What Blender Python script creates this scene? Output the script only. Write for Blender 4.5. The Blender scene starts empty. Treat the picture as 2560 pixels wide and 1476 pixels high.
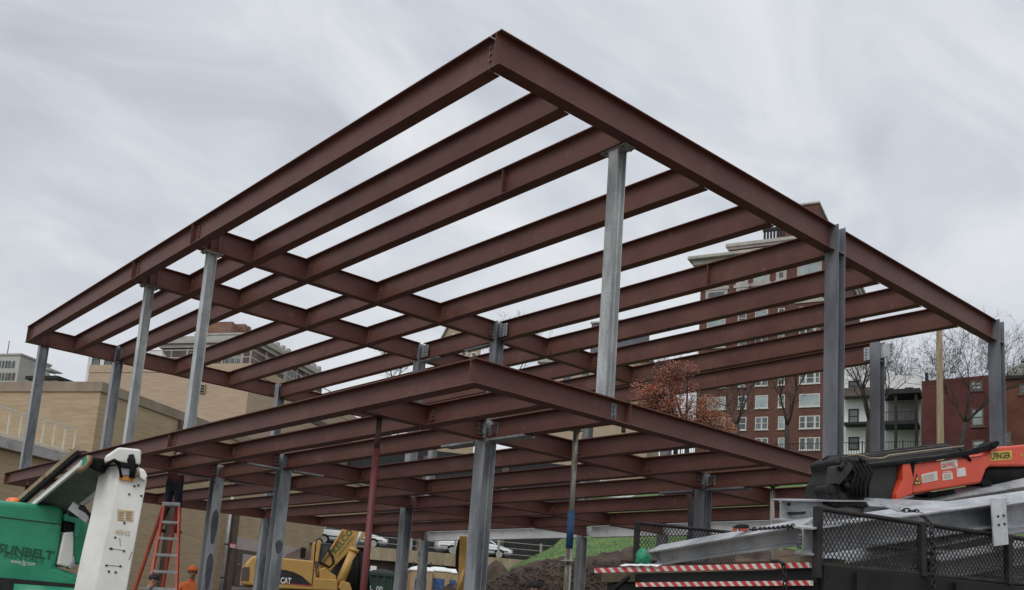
import bpy, bmesh, math, random
from mathutils import Vector, Matrix, noise as mnoise
random.seed(7)
S = bpy.context.scene
COL = S.collection
R = math.radians
# ------------------------------------------------------------------ camera
EYE = 1.25
PW, PH, FPX, PPX, PPY = 2560.0, 1476.0, 2416.7, 1232.7, 1117.0
PITCH, ROLL, YAW = 0.17558, 0.07280, 0.87258
FW = Vector((math.cos(YAW)*math.cos(PITCH), math.sin(YAW)*math.cos(PITCH), math.sin(PITCH)))
_r = FW.cross(Vector((0, 0, 1))).normalized(); _u = _r.cross(FW)
CR = math.cos(ROLL)*_r + math.sin(ROLL)*_u
CU = -math.sin(ROLL)*_r + math.cos(ROLL)*_u
CAM = Vector((-5.8983, -7.3947, EYE))
cd = bpy.data.cameras.new("camera"); cam = bpy.data.objects.new("camera", cd); COL.objects.link(cam)
cam.matrix_world = Matrix(((CR.x, CU.x, -FW.x, CAM.x), (CR.y, CU.y, -FW.y, CAM.y), (CR.z, CU.z, -FW.z, CAM.z), (0, 0, 0, 1)))
cd.sensor_width = 36; cd.lens = FPX/PW*36
cd.shift_x = (PW/2-PPX)/PW; cd.shift_y = (PPY-PH/2)/PW
cd.clip_start = 0.05; cd.clip_end = 6000
S.camera = cam
# ------------------------------------------------------------------ light
SUN_EL, SUN_AZ = R(48), R(205)          # direction the light comes from (azimuth ccw from +X)
w = bpy.data.worlds.new("World"); S.world = w; w.use_nodes = True
nt = w.node_tree; nt.nodes.clear()
def N(tree, t, **kw):
    n = tree.nodes.new(t)
    for k, v in kw.items():
        if k.startswith('i_'): n.inputs[k[2:].replace('_', ' ')].default_value = v
        else: setattr(n, k, v)
    return n
def LK(tree, a, b): tree.links.new(a, b)
out = N(nt, 'ShaderNodeOutputWorld'); bg = N(nt, 'ShaderNodeBackground')
sky = N(nt, 'ShaderNodeTexSky'); sky.sky_type = 'NISHITA'; sky.sun_disc = False
sky.sun_elevation = SUN_EL; sky.sun_rotation = R(90)-SUN_AZ; sky.dust_density = 4; sky.air_density = 1.0
tc = N(nt, 'ShaderNodeTexCoord')
sep = N(nt, 'ShaderNodeSeparateXYZ'); LK(nt, tc.outputs['Generated'], sep.inputs[0])
# clouds on a flat ceiling: direction / (z + c)
zc = N(nt, 'ShaderNodeMath', operation='ADD'); zc.inputs[1].default_value = 0.22
zm = N(nt, 'ShaderNodeMath', operation='MAXIMUM'); zm.inputs[1].default_value = 0.0
LK(nt, sep.outputs[2], zm.inputs[0]); LK(nt, zm.outputs[0], zc.inputs[0])
dv = N(nt, 'ShaderNodeVectorMath', operation='DIVIDE'); cb = N(nt, 'ShaderNodeCombineXYZ')
for i in range(3): LK(nt, zc.outputs[0], cb.inputs[i])
LK(nt, tc.outputs['Generated'], dv.inputs[0]); LK(nt, cb.outputs[0], dv.inputs[1])
mp = N(nt, 'ShaderNodeMapping'); mp.inputs['Rotation'].default_value = (0, 0, R(35)); mp.inputs['Scale'].default_value = (1.0, 1.7, 1.0)
mp.inputs['Location'].default_value = (1.3, 0.4, 0)
LK(nt, dv.outputs[0], mp.inputs[0])
n1 = N(nt, 'ShaderNodeTexNoise'); n1.inputs['Scale'].default_value = 2.3; n1.inputs['Detail'].default_value = 10; n1.inputs['Roughness'].default_value = 0.55; n1.inputs['Distortion'].default_value = 0.6
n2 = N(nt, 'ShaderNodeTexNoise'); n2.inputs['Scale'].default_value = 0.8; n2.inputs['Detail'].default_value = 5; n2.inputs['Roughness'].default_value = 0.5
LK(nt, mp.outputs[0], n1.inputs['Vector']); LK(nt, mp.outputs[0], n2.inputs['Vector'])
mx = N(nt, 'ShaderNodeMath', operation='ADD'); w1 = N(nt, 'ShaderNodeMath', operation='MULTIPLY'); w1.inputs[1].default_value = 1.25; w2 = N(nt, 'ShaderNodeMath', operation='MULTIPLY'); w2.inputs[1].default_value = 0.75
LK(nt, n1.outputs[0], w1.inputs[0]); LK(nt, n2.outputs[0], w2.inputs[0]); LK(nt, w1.outputs[0], mx.inputs[0]); LK(nt, w2.outputs[0], mx.inputs[1])
mh = N(nt, 'ShaderNodeMath', operation='MULTIPLY'); mh.inputs[1].default_value = 0.5; LK(nt, mx.outputs[0], mh.inputs[0])
cr = N(nt, 'ShaderNodeValToRGB'); LK(nt, mh.outputs[0], cr.inputs[0])
e = cr.color_ramp.elements
e[0].position = 0.33; e[0].color = (0.505, 0.53, 0.60, 1)
e[1].position = 0.67; e[1].color = (0.845, 0.865, 0.89, 1)
for ps, c_ in ((0.425, (0.575, 0.605, 0.67)), (0.495, (0.655, 0.69, 0.745)), (0.565, (0.745, 0.775, 0.815))): m_ = e.new(ps); m_.color = (*c_, 1)
# paler towards the horizon, brighter overhead (overcast sky)
hz = N(nt, 'ShaderNodeMapRange'); hz.inputs['From Min'].default_value = 0.02; hz.inputs['From Max'].default_value = 0.44
hz.inputs['To Min'].default_value = 0.85; hz.inputs['To Max'].default_value = 0.0
LK(nt, sep.outputs[2], hz.inputs['Value'])
mixh = N(nt, 'ShaderNodeMixRGB'); mixh.inputs[2].default_value = (0.80, 0.825, 0.845, 1)
LK(nt, hz.outputs[0], mixh.inputs[0]); LK(nt, cr.outputs[0], mixh.inputs[1])
zen = N(nt, 'ShaderNodeMapRange'); zen.inputs['From Min'].default_value = 0.60; zen.inputs['From Max'].default_value = 0.95
zen.inputs['To Min'].default_value = 1.0; zen.inputs['To Max'].default_value = 1.9
LK(nt, sep.outputs[2], zen.inputs['Value'])
mz = N(nt, 'ShaderNodeVectorMath', operation='SCALE'); LK(nt, mixh.outputs[0], mz.inputs[0]); LK(nt, zen.outputs[0], mz.inputs['Scale'])
# a little of the clear sky shows through; strengths brought to the sky texture's scale
k_ = N(nt, 'ShaderNodeVectorMath', operation='SCALE'); k_.inputs['Scale'].default_value = 10.0
LK(nt, mz.outputs[0], k_.inputs[0])
mk = N(nt, 'ShaderNodeMixRGB'); mk.inputs[0].default_value = 0.93
LK(nt, sky.outputs[0], mk.inputs[1]); LK(nt, k_.outputs[0], mk.inputs[2])
LK(nt, mk.outputs[0], bg.inputs[0]); bg.inputs[1].default_value = 0.1
LK(nt, bg.outputs[0], out.inputs[0])
sl = bpy.data.lights.new("sun", 'SUN'); so = bpy.data.objects.new("sun", sl); COL.objects.link(so)
sl.energy = 1.1; sl.angle = R(25); sl.color = (1.0, 0.97, 0.92)
so.rotation_euler = Vector((math.cos(SUN_AZ)*math.cos(SUN_EL), math.sin(SUN_AZ)*math.cos(SUN_EL), math.sin(SUN_EL))).to_track_quat('Z', 'Y').to_euler()
S.view_settings.view_transform = 'Standard'; S.view_settings.look = 'None'; S.view_settings.exposure = 0.0; S.view_settings.gamma = 1.0
S.view_settings.use_curve_mapping = False
S.cycles.max_bounces = 6; S.cycles.use_denoising = True
# ------------------------------------------------------------------ helpers: points from the view
def ray(x, y): return FW + CR*((x-PPX)/FPX) - CU*((y-PPY)/FPX)
def onZ(x, y, z): q = ray(x, y); return CAM + q*((z-CAM.z)/q.z)
def onX(x, y, v): q = ray(x, y); return CAM + q*((v-CAM.x)/q.x)
def onY(x, y, v): q = ray(x, y); return CAM + q*((v-CAM.y)/q.y)
def at(x, y, d): q = ray(x, y); return CAM + q*(d/math.hypot(q.x, q.y))       # d: level distance from the eye
def onP(x, y, p, n): q = ray(x, y); return CAM + q*((Vector(p)-CAM).dot(n)/q.dot(n))
V = Vector
# ------------------------------------------------------------------ materials
def mat(name, c, c2=None, scale=3.0, rough=0.6, metal=0.0, bump=0.0, bscale=40.0, spot=None, streak=False, spec=0.5, fine=0.0, detail=6, contrast=(0.38, 0.62)):
    m = bpy.data.materials.new(name); m.use_nodes = True; t = m.node_tree; b = t.nodes['Principled BSDF']
    b.inputs['Roughness'].default_value = rough; b.inputs['Metallic'].default_value = metal
    b.inputs['Specular IOR Level'].default_value = spec
    g = N(t, 'ShaderNodeNewGeometry'); vec = g.outputs['Position']
    if streak:
        mp = N(t, 'ShaderNodeMapping'); mp.inputs['Scale'].default_value = streak if isinstance(streak, tuple) else (1, 1, 0.12); LK(t, vec, mp.inputs[0]); vec = mp.outputs[0]
    col = None
    if c2:
        n = N(t, 'ShaderNodeTexNoise'); n.inputs['Scale'].default_value = scale; n.inputs['Detail'].default_value = detail; n.inputs['Roughness'].default_value = 0.62
        LK(t, vec, n.inputs['Vector'])
        r = N(t, 'ShaderNodeValToRGB'); r.color_ramp.elements[0].position = contrast[0]; r.color_ramp.elements[1].position = contrast[1]
        r.color_ramp.elements[0].color = (*c, 1); r.color_ramp.elements[1].color = (*c2, 1)
        LK(t, n.outputs[0], r.inputs[0]); col = r.outputs[0]
        rr = N(t, 'ShaderNodeMapRange'); rr.inputs['To Min'].default_value = max(0.05, rough-0.12); rr.inputs['To Max'].default_value = min(1, rough+0.12)
        LK(t, n.outputs[0], rr.inputs['Value']); LK(t, rr.outputs[0], b.inputs['Roughness'])
    if fine:
        n = N(t, 'ShaderNodeTexNoise'); n.inputs['Scale'].default_value = 55; n.inputs['Detail'].default_value = 3
        LK(t, g.outputs['Position'], n.inputs['Vector'])
        mr = N(t, 'ShaderNodeMapRange'); mr.inputs['From Min'].default_value = 0.3; mr.inputs['From Max'].default_value = 0.7; mr.inputs['To Min'].default_value = 1-fine; mr.inputs['To Max'].default_value = 1+fine
        LK(t, n.outputs[0], mr.inputs['Value'])
        sc = N(t, 'ShaderNodeVectorMath', operation='SCALE'); LK(t, mr.outputs[0], sc.inputs['Scale'])
        if col: LK(t, col, sc.inputs[0])
        else: sc.inputs[0].default_value = c
        col = sc.outputs[0]
    for sp_ in ([spot] if spot and not isinstance(spot[0], tuple) else (spot or [])):
        sc_, th, scol = sp_[:3]; wd_ = sp_[3] if len(sp_) > 3 else 0.06
        n = N(t, 'ShaderNodeTexNoise'); n.inputs['Scale'].default_value = sc_; n.inputs['Detail'].default_value = 7; n.inputs['Roughness'].default_value = 0.7
        LK(t, vec, n.inputs['Vector'])
        r = N(t, 'ShaderNodeMapRange'); r.inputs['From Min'].default_value = th; r.inputs['From Max'].default_value = th+wd_; LK(t, n.outputs[0], r.inputs['Value'])
        mxx = N(t, 'ShaderNodeMixRGB'); LK(t, r.outputs[0], mxx.inputs[0]); mxx.inputs[2].default_value = (*scol, 1)
        if col: LK(t, col, mxx.inputs[1])
        else: mxx.inputs[1].default_value = (*c, 1)
        col = mxx.outputs[0]
    if col: LK(t, col, b.inputs['Base Color'])
    else: b.inputs['Base Color'].default_value = (*c, 1)
    if bump:
        n = N(t, 'ShaderNodeTexNoise'); n.inputs['Scale'].default_value = bscale; n.inputs['Detail'].default_value = 4; LK(t, g.outputs['Position'], n.inputs['Vector'])
        bp = N(t, 'ShaderNodeBump'); bp.inputs['Strength'].default_value = bump; bp.inputs['Distance'].default_value = 0.02
        LK(t, n.outputs[0], bp.inputs['Height']); LK(t, bp.outputs[0], b.inputs['Normal'])
    return m
M = {}
M['primer'] = mat('primer', (0.104, 0.038, 0.028), (0.152, 0.066, 0.049), 1.1, 0.55, bump=0.05, bscale=25, spot=[(1.3, 0.54, (0.165, 0.082, 0.065), 0.22), (3.1, 0.63, (0.21, 0.125, 0.10), 0.10), (6.5, 0.68, (0.30, 0.20, 0.17), 0.05), (4.2, 0.66, (0.065, 0.028, 0.022), 0.10)], fine=0.10, spec=0.35, contrast=(0.35, 0.68))
M['galv'] = mat('galvanised', (0.17, 0.185, 0.205), (0.40, 0.42, 0.43), 2.6, 0.42, metal=0.35, bump=0.04, bscale=30, spot=(3.5, 0.64, (0.12, 0.125, 0.15)), streak=(1, 1, 0.3), fine=0.12, spec=0.5)
M['galv_mid'] = mat('galvanised pale', (0.22, 0.235, 0.245), (0.56, 0.58, 0.57), 3.2, 0.42, metal=0.25, bump=0.05, bscale=30, spot=(5, 0.63, (0.20, 0.205, 0.22)), streak=(1, 1, 0.35), fine=0.15, contrast=(.34, .66))
M['galv_skylit'] = mat('galvanised sky lit', (0.60, 0.61, 0.62), (0.74, 0.75, 0.76), 2.5, 0.4, metal=0.2, spot=(2.2, 0.62, (0.42, 0.43, 0.45)), fine=0.08)  # paler zinc: brightness from the open sky put into the colour
M['galv_bright'] = mat('galvanised bright', (0.36, 0.38, 0.40), (0.60, 0.61, 0.62), 3.0, 0.4, metal=0.35, bump=0.04, spot=(4, 0.66, (0.25, 0.26, 0.28)), fine=0.1)
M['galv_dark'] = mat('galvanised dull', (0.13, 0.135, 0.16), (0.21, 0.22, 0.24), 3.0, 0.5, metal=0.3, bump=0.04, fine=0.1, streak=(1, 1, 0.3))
M['bolt'] = mat('bolt steel', (0.10, 0.10, 0.11), (0.2, 0.2, 0.21), 30, 0.5, metal=0.5)
# ------------------------------------------------------------------ mesh helpers
class MB:
    def __init__(s): s.v = []; s.f = []; s.mi = []; s.m = 0; s.sm = []
    def add(s, vs, fs, smooth=False):
        o = len(s.v); s.v += [V(p) for p in vs]
        for f in fs: s.f.append([i+o for i in f]); s.mi.append(s.m); s.sm.append(smooth)
        return s
    def hexa(s, p):      # 8 points: bottom 4 ccw, top 4 ccw
        return s.add(p, [(3, 2, 1, 0), (4, 5, 6, 7), (0, 1, 5, 4), (1, 2, 6, 5), (2, 3, 7, 6), (3, 0, 4, 7)])
    def box(s, lo, hi, fr=None):
        x0, y0, z0 = lo; x1, y1, z1 = hi
        p = [V((x0, y0, z0)), V((x1, y0, z0)), V((x1, y1, z0)), V((x0, y1, z0)), V((x0, y0, z1)), V((x1, y0, z1)), V((x1, y1, z1)), V((x0, y1, z1))]
        if fr: p = [fr @ q for q in p]
        return s.hexa(p)
    def bar(s, a, b, w, h, up=(0, 0, 1)):   # rectangular bar; w sideways, h along up
        a = V(a); b = V(b); d = (b-a).normalized(); x = d.cross(V(up))
        if x.length < 1e-5: x = d.cross(V((0, 1, 0)))
        x.normalize(); u = x.cross(d)
        x = x*(w/2); u = u*(h/2)
        return s.hexa([a-x-u, a+x-u, b+x-u, b-x-u, a-x+u, a+x+u, b+x+u, b-x+u])
    def tube(s, pts, r, n=10, cap=True, smooth=True):
        pts = [V(p) for p in pts]; k = len(pts); rr = r if isinstance(r, (list, tuple)) else [r]*k
        vs = []; prev = None
        for i, p in enumerate(pts):
            d = (pts[min(i+1, k-1)]-pts[max(i-1, 0)]).normalized()
            a = V((0, 0, 1)) if abs(d.z) < 0.9 else V((1, 0, 0))
            if prev is not None: a = prev
            x = d.cross(a)
            if x.length < 1e-4: x = d.cross(V((0.3, 0.8, 0.2)))
            x.normalize(); y = x.cross(d).normalized(); prev = y
            for j in range(n):
                t = 2*math.pi*j/n; vs.append(p + (x*math.cos(t)+y*math.sin(t))*rr[i])
        fs = []
        for i in range(k-1):
            for j in range(n): fs.append((i*n+j, i*n+(j+1) % n, (i+1)*n+(j+1) % n, (i+1)*n+j))
        s.add(vs, fs, smooth)
        if cap:
            o = len(s.v)-len(vs)
            s.f.append([o+j for j in range(n)][::-1]); s.mi.append(s.m); s.sm.append(False)
            s.f.append([o+(k-1)*n+j for j in range(n)]); s.mi.append(s.m); s.sm.append(False)
        return s
    def prism(s, poly, off):              # polygon of 3-D points pushed along off
        off = V(off); poly = [V(p) for p in poly]; n = len(poly)
        s.add(poly+[p+off for p in poly], [tuple(range(n)), tuple(range(2*n-1, n-1, -1))]+[(i, i+n, (i+1) % n+n, (i+1) % n) for i in range(n)])
        return s
    def loft(s, rings, closed=True, cap=True, smooth=True):
        n = len(rings[0]); vs = [p for r in rings for p in r]; fs = []
        for i in range(len(rings)-1):
            for j in range(n if closed else n-1): fs.append((i*n+j, i*n+(j+1) % n, (i+1)*n+(j+1) % n, (i+1)*n+j))
        if cap: fs += [tuple(range(n))[::-1], tuple((len(rings)-1)*n+j for j in range(n))]
        return s.add(vs, fs, smooth)
    def ball(s, c, r, seg=12, rings=8, fr=None):
        c = V(c); rx, ry, rz = r if isinstance(r, (tuple, list)) else (r, r, r)
        rg = []
        for i in range(rings+1):
            t = math.pi*i/rings
            rg.append([c+V((rx*max(math.sin(t), 1e-3)*math.cos(2*math.pi*j/seg), ry*max(math.sin(t), 1e-3)*math.sin(2*math.pi*j/seg), -rz*math.cos(t))) for j in range(seg)])
        return s.loft(rg)
    def build(s, name, ms, parent=None, org=None, bevel=0.0, seg=2, recalc=True):
        me = bpy.data.meshes.new(name); o = V(org) if org is not None else (V(parent['_o']) if parent is not None and '_o' in parent else V((0, 0, 0)))
        me.from_pydata([p-o for p in s.v], [], s.f)
        if not isinstance(ms, (list, tuple)): ms = [ms]
        for x in ms: me.materials.append(M[x] if isinstance(x, str) else x)
        me.polygons.foreach_set('material_index', s.mi); me.polygons.foreach_set('use_smooth', s.sm)
        if recalc:
            bm = bmesh.new(); bm.from_mesh(me); bmesh.ops.recalc_face_normals(bm, faces=bm.faces); bm.to_mesh(me); bm.free()
        me.update()
        ob = bpy.data.objects.new(name, me); COL.objects.link(ob)
        if parent is not None:
            ob.parent = parent; ob['_o'] = tuple(o)
            ob.location = o - V(parent['_o']) if '_o' in parent else (0, 0, 0)
        else: ob.location = o; ob['_o'] = tuple(o)
        if bevel:
            b = ob.modifiers.new('edge', 'BEVEL'); b.width = bevel; b.segments = seg; b.limit_method = 'ANGLE'; b.angle_limit = R(40)
        return ob
def tag(o, label, cat, group=None):
    o['label'] = label; o['category'] = cat
    if group: o['group'] = group
    return o
def root(name, loc, label, cat, group=None):
    o = bpy.data.objects.new(name, None); COL.objects.link(o); o.location = loc; o['_o'] = tuple(V(loc)); o.empty_display_size = 0.3
    return tag(o, label, cat, group)
def struct(o, kind='structure'): o['kind'] = kind; return o
def dup(o, parent=None, off=None):
    c = o.copy(); COL.objects.link(c)
    if parent is not None: c.parent = parent
    if off is not None: c.location = o.location + V(off)
    for ch in list(o.children): dup(ch, c)
    return c
def ibeam(mb, a, b, d, bf, tf, tw, web_a=0.0, web_b=0.0, up=(0, 0, 1)):
    """I section from a to b (line of the middle of its top); the web may run past the flanges by web_a / web_b."""
    a = V(a); b = V(b); t = (b-a).normalized(); up = V(up); x = t.cross(up).normalized(); up = x.cross(t)
    B, h, k = bf/2, tw/2, 0.012
    sec = [(-B, -d), (B, -d), (B, -d+tf), (h+k, -d+tf), (h, -d+tf+k), (h, -tf-k), (h+k, -tf), (B, -tf), (B, 0), (-B, 0), (-B, -tf), (-h-k, -tf), (-h, -tf-k), (-h, -d+tf+k), (-h-k, -d+tf), (-B, -d+tf)]
    mb.loft([[p+x*sx+up*sz for sx, sz in sec] for p in (a, b)], smooth=False)
    for p, sgn, L in ((a, -1, web_a), (b, 1, web_b)):
        if L > 0:
            q = p+t*(sgn*L); z2, z3 = -d+tf+0.03, -tf-0.03
            mb.hexa([p-x*h+up*z2, p+x*h+up*z2, q+x*h+up*z2, q-x*h+up*z2, p-x*h+up*z3, p+x*h+up*z3, q+x*h+up*z3, q-x*h+up*z3])
    return mb
# ------------------------------------------------------------------ steel frame
H1, H2 = 3.830, 7.490
DU, DL, BF = 0.407, 0.263, 0.1756         # upper depth, lower depth, flange width
TF, TW = 0.013, 0.009
JX = [0.088, 1.168, 2.24, 3.80, 5.35, 6.92, 8.37, 9.82, 11.25, 12.62]       # the joist lines
GU = [0.088, 7.99, 10.71, 17.68]                                           # upper girder lines (0 = outer fascia)
GL = [0.088, 2.335, 7.88, 10.45, 17.62]                                    # lower girder lines
ORD = ['first', 'second', 'third', 'fourth', 'fifth', 'sixth', 'seventh', 'eighth', 'ninth', 'tenth']
def steel(a, b, d, label, cat, group, m='primer', name='steel_beam', wa=0.0, wb=0.0, bf=BF):
    mb = MB(); ibeam(mb, a, b, d, bf, TF, TW, wa, wb)
    return tag(mb.build(name, m, org=a), label, cat, group)
def bolt_mb(p, n, r=0.016, h=0.018):
    mb = MB(); n = V(n); mb.tube([V(p), V(p)+n*h], r, 6, smooth=False); return mb
BOLT = {}
def bolts(parent, pts, n):
    for p in pts:
        n = V(n); k = tuple(n)
        if k not in BOLT:
            BOLT[k] = bolt_mb((0, 0, 0), n).build('bolt', 'bolt', org=(0, 0, 0)); first = True; ob = BOLT[k]
        else:
            ob = BOLT[k].copy(); COL.objects.link(ob)
        ob.parent = parent; ob.location = V(p)-V(parent['_o'])
def plate(parent, lo, hi, m='galv', name='connection_plate', npts=None, nrm=None, bevel=0.0):
    mb = MB(); mb.box(lo, hi); p = mb.build(name, m, parent, bevel=bevel)
    if npts: bolts(p, npts, nrm)
    return p
UG = 'rust red beams of the upper deck'; LG = 'rust red beams of the lower deck'
# upper fascia and girders (along X), cut where a column stands
fas = steel((0, GU[0], H2), (6.745, GU[0], H2), DU, 'rust red upper fascia beam from the highest corner to the first tall dark column', 'steel beam', UG)
fas2 = steel((6.955, GU[0], H2), (12.49, GU[0], H2), DU, 'rust red upper fascia beam between the two tall dark columns at the right edge', 'steel beam', UG)
UGIRD = {}
gname = {1: 'front cross girder', 2: 'middle cross girder', 3: 'rear cross girder'}
for gi in (1, 2, 3):
    y = GU[gi]
    cuts = [0.0] + ([2.17, 2.31] if gi == 3 else []) + [6.76, 6.95, 12.50]
    for k in range(0, len(cuts)-1, 2 if False else 1):
        a, b = cuts[k], cuts[k+1]
        if b-a < 0.3: continue
        where = 'left half' if b < 7 and a < 0.1 else ('middle length' if b < 7 else 'right half')
        o = steel((a, y, H2), (b, y, H2), DU, 'rust red %s of the upper deck, its %s' % (gname[gi], where), 'steel girder', UG)
        UGIRD[(gi, a)] = o
        # bolted shear plate on the web next to the column
        if b < 7:
            for s_ in (-1, 1):
                yy = y+s_*(TW/2+0.006)
                plate(o, (b-0.13, yy-0.006, H2-0.34), (b-0.004, yy+0.006, H2-0.075), 'primer', 'connection_plate',
                      [(b-0.045-0.05*q, yy+s_*0.006, H2-0.11-0.065*j) for j in range(4) for q in (0, 1)] if s_ < 0 else None, (0, s_, 0))
            if a < 0.1 and gi < 3:      # stiffener above the little column
                plate(o, (0.335, y-BF/2+0.006, H2-DU+TF), (0.345, y-TW/2, H2-TF), 'primer', 'stiffener')
                plate(o, (0.485, y-BF/2+0.006, H2-DU+TF), (0.495, y-TW/2, H2-TF), 'primer', 'stiffener')
            if a < 0.1 and gi == 3:
                plate(o, (0.50, y-BF/2+0.006, H2-DU+TF), (0.51, y-TW/2, H2-TF), 'primer', 'stiffener')
def clip(o, x, ya, yb, zt, d, n):
    for y0, s_ in ((ya, 1), (yb, -1)):
        a, b = sorted((y0+s_*.004-(.03 if s_ > 0 else -.03), y0+s_*.085))
        plate(o, (x-TW/2-.010, a, zt-d+.06), (x-TW/2-.001, b, zt-.06), 'primer', 'connection_plate', [(x-TW/2-.010, y0+s_*.05, zt-.09-(d-.17)*j/(n-1)) for j in range(n)], (-1, 0, 0))
# joists (along Y)
bay = {0: 'front bay', 1: 'narrow middle bay', 2: 'rear bay'}
for i, x in enumerate(JX):
    for k in range(3):
        ya, yb = GU[k]+BF/2+(0.02 if k == 0 else 0.012), GU[k+1]-BF/2-0.012
        wa = wb = BF/2
        if i == 9 and k == 0: ya = 2.56; wa = 0
        if i == 5 and k == 0: ya = 0.19
        if i == 5 and k in (0, 1): yb -= 0.02
        who = 'left edge beam' if i == 0 else '%s beam from the left edge' % ORD[i]
        o = steel((x, ya, H2), (x, yb, H2), DU, 'rust red upper deck %s, in the %s' % (who, bay[k]), 'steel beam', UG, wa=wa, wb=wb)
        if k == 0 and i in (2, 5):
            plate(o, (x-BF/2+0.006, 2.43, H2-DU+TF), (x-TW/2, 2.442, H2-TF), 'primer', 'stiffener')
        if i < 9: clip(o, x, ya, yb, H2, DU, 4)
# lower deck: fascia, girders, joists
LGIRD = {}
lname = {0: 'outer fascia beam', 1: 'first cross girder behind the fascia', 2: 'second cross girder behind the fascia', 3: 'third cross girder behind the fascia', 4: 'rearmost cross girder'}
for gi in range(5):
    y = GL[gi]
    cut = {0: [0, 2.36, 2.38, 12.49], 1: [0.19, 2.06, 2.24, 6.73, 6.96, 12.48], 2: [0.19, 2.05, 2.26, 12.5], 3: [0.19, 2.07, 2.28, 6.74, 6.96, 12.5], 4: [0, 6.85, 7.06, 12.5]}[gi]
    seg_names = {0: ['near left length', 'right length'], 1: ['left end', 'length between grey columns', 'right length'], 2: ['left end', 'long right length'], 3: ['left end', 'length between grey columns', 'right length'], 4: ['left length', 'right length']}[gi]
    for k in range(0, len(cut), 2):
        a, b = cut[k], cut[k+1]
        o = steel((a, y, H1), (b, y, H1), DL, 'rust red %s, lower deck, its %s' % (lname[gi], seg_names[k//2]), 'steel girder', LG, wa=0.09 if a == 0.19 else 0)
        LGIRD[(gi, k//2)] = o
        if gi in (1, 2, 3) and b < 12 and k+2 < len(cut):
            yy = y-TW/2-0.006
            plate(o, (b-0.12, yy-0.006, H1-0.225), (b-0.004, yy+0.006, H1-0.045), 'primer', 'connection_plate', [(b-0.04, yy-0.006, H1-0.08-0.06*j) for j in range(3)]+[(b-0.085, yy-0.006, H1-0.08-0.06*j) for j in range(3)], (0, -1, 0))
f0 = LGIRD[(0, 0)]
plate(f0, (2.352, GL[0]-BF/2+0.004, H1-DL+TF), (2.36, GL[0]-TW/2, H1-TF), 'primer', 'stiffener')
plate(f0, (2.10, GL[0]-TW/2-0.008, H1-0.22), (2.19, GL[0]-TW/2-0.001, H1-0.04), 'galv_dark', 'connection_plate', [(2.145, GL[0]-TW/2-0.008, H1-0.08-0.055*j) for j in range(3)], (0, -1, 0))
JXL = [0.088, 1.15, 2.16, 3.75, 5.29, 6.845, 8.66, 10.56, 12.62]
lbay = ['front strip', 'second bay', 'narrow third bay', 'rear bay']
for i, x in enumerate(JXL):
    for k in range(4):
        ya, yb = GL[k]+BF/2+0.01, GL[k+1]-BF/2-0.01
        if i == 0:
            if k == 0: yb = 7.80; 
            elif k == 1: continue
            elif k == 2: ya, yb = 7.80+0.012, GL[3]-0.1
            else: ya, yb = GL[3]-0.1+0.012, GL[4]-BF/2-0.012
        wa = wb = BF/2
        if i == 0: wa, wb = (BF/2 if k == 0 else 0), (BF/2 if k == 3 else 0)
        if i == 8 and k == 0: continue
        who = 'left edge beam' if i == 0 else '%s beam from the left edge' % ORD[i]
        bn = lbay[k] if i else {0: 'front stretch', 2: 'short middle stretch', 3: 'rear stretch'}[k]
        if i == 8:
            o = steel((x, ya, H1), (x, yb, H1), DL+0.03, 'bright galvanised beam along the far side of the lower deck, %s' % bn, 'steel beam', 'galvanised beams along the far side of the lower deck', 'galv_skylit', wa=wa, wb=wb)
        else:
            o = steel((x, ya, H1), (x, yb, H1), DL, 'rust red lower deck %s, in the %s' % (who, bn), 'steel beam', LG, wa=wa, wb=wb)
        if 0 < i < 8 and k < 3: clip(o, x, ya, yb, H1, DL, 3)
        if i == 0 and k == 0: plate(o, (x-TW/2-.009, yb-.14, H1-.22), (x-TW/2-.001, yb-.02, H1-.04), 'primer', 'connection_plate', [(x-TW/2-.009, yb-.05, H1-.075-.055*j) for j in range(3)], (-1, 0, 0)); plate(o, (x-BF/2+.004, yb+.001, H1-DL+TF), (x-TW/2, yb+.010, H1-TF), 'primer', 'stiffener')
# ------------------------------------------------------------------ columns
def column(label, x, y, z0, z1, dx, dy, m='galv', flange='X', group='grey galvanised columns', cap=None, base=None, seats=(), tf=0.012):
    """flange='X': flanges face +-X (web along X)."""
    r_ = root('steel_column', (x, y, z0), label, 'steel column', group)
    mb = MB()
    if flange == 'X': ibeam(mb, (x-dx/2, y, z0), (x-dx/2, y, z1), dx, dy, tf, 0.009, up=(-1, 0, 0))
    else: ibeam(mb, (x, y-dy/2, z0), (x, y-dy/2, z1), dy, dx, tf, 0.009, up=(0, -1, 0))
    mb.build('shaft', m, r_)
    if cap: plate(r_, (x-cap[0]/2, y-cap[1]/2, z1), (x+cap[0]/2, y+cap[1]/2, z1+0.018), m, 'cap_plate',
                  [(x+sx*cap[0]*0.38, y+sy*cap[1]*0.36, z1-0.018) for sx in (-1, 1) for sy in (-1, 1)], (0, 0, 1))
    if base: plate(r_, (x-base[0]/2, y-base[1]/2, z0+0.001), (x+base[0]/2, y+base[1]/2, z0+0.02), m, 'base_plate')
    for lo, hi in seats: plate(r_, lo, hi, m, 'seat_plate')
    return r_
ZC = H2-DU-0.019
c8 = column('slim mottled grey column standing on the lower fascia beam, under the upper fascia', 2.27, 0.345, H1, ZC, 0.165, 0.15, cap=(0.19, 0.42), base=(0.36, 0.2), m='galv_mid')
c4 = column('slim grey upper column with cap plate under the left end of the front cross girder', 0.42, 8.02, H1-DL, ZC, 0.15, 0.15, cap=(0.33, 0.2), m='galv_mid')
c3 = column('slim grey upper column with cap plate under the left end of the middle cross girder', 0.40, 10.77, H1-DL, ZC, 0.15, 0.15, cap=(0.33, 0.2), m='galv_mid')
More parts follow.
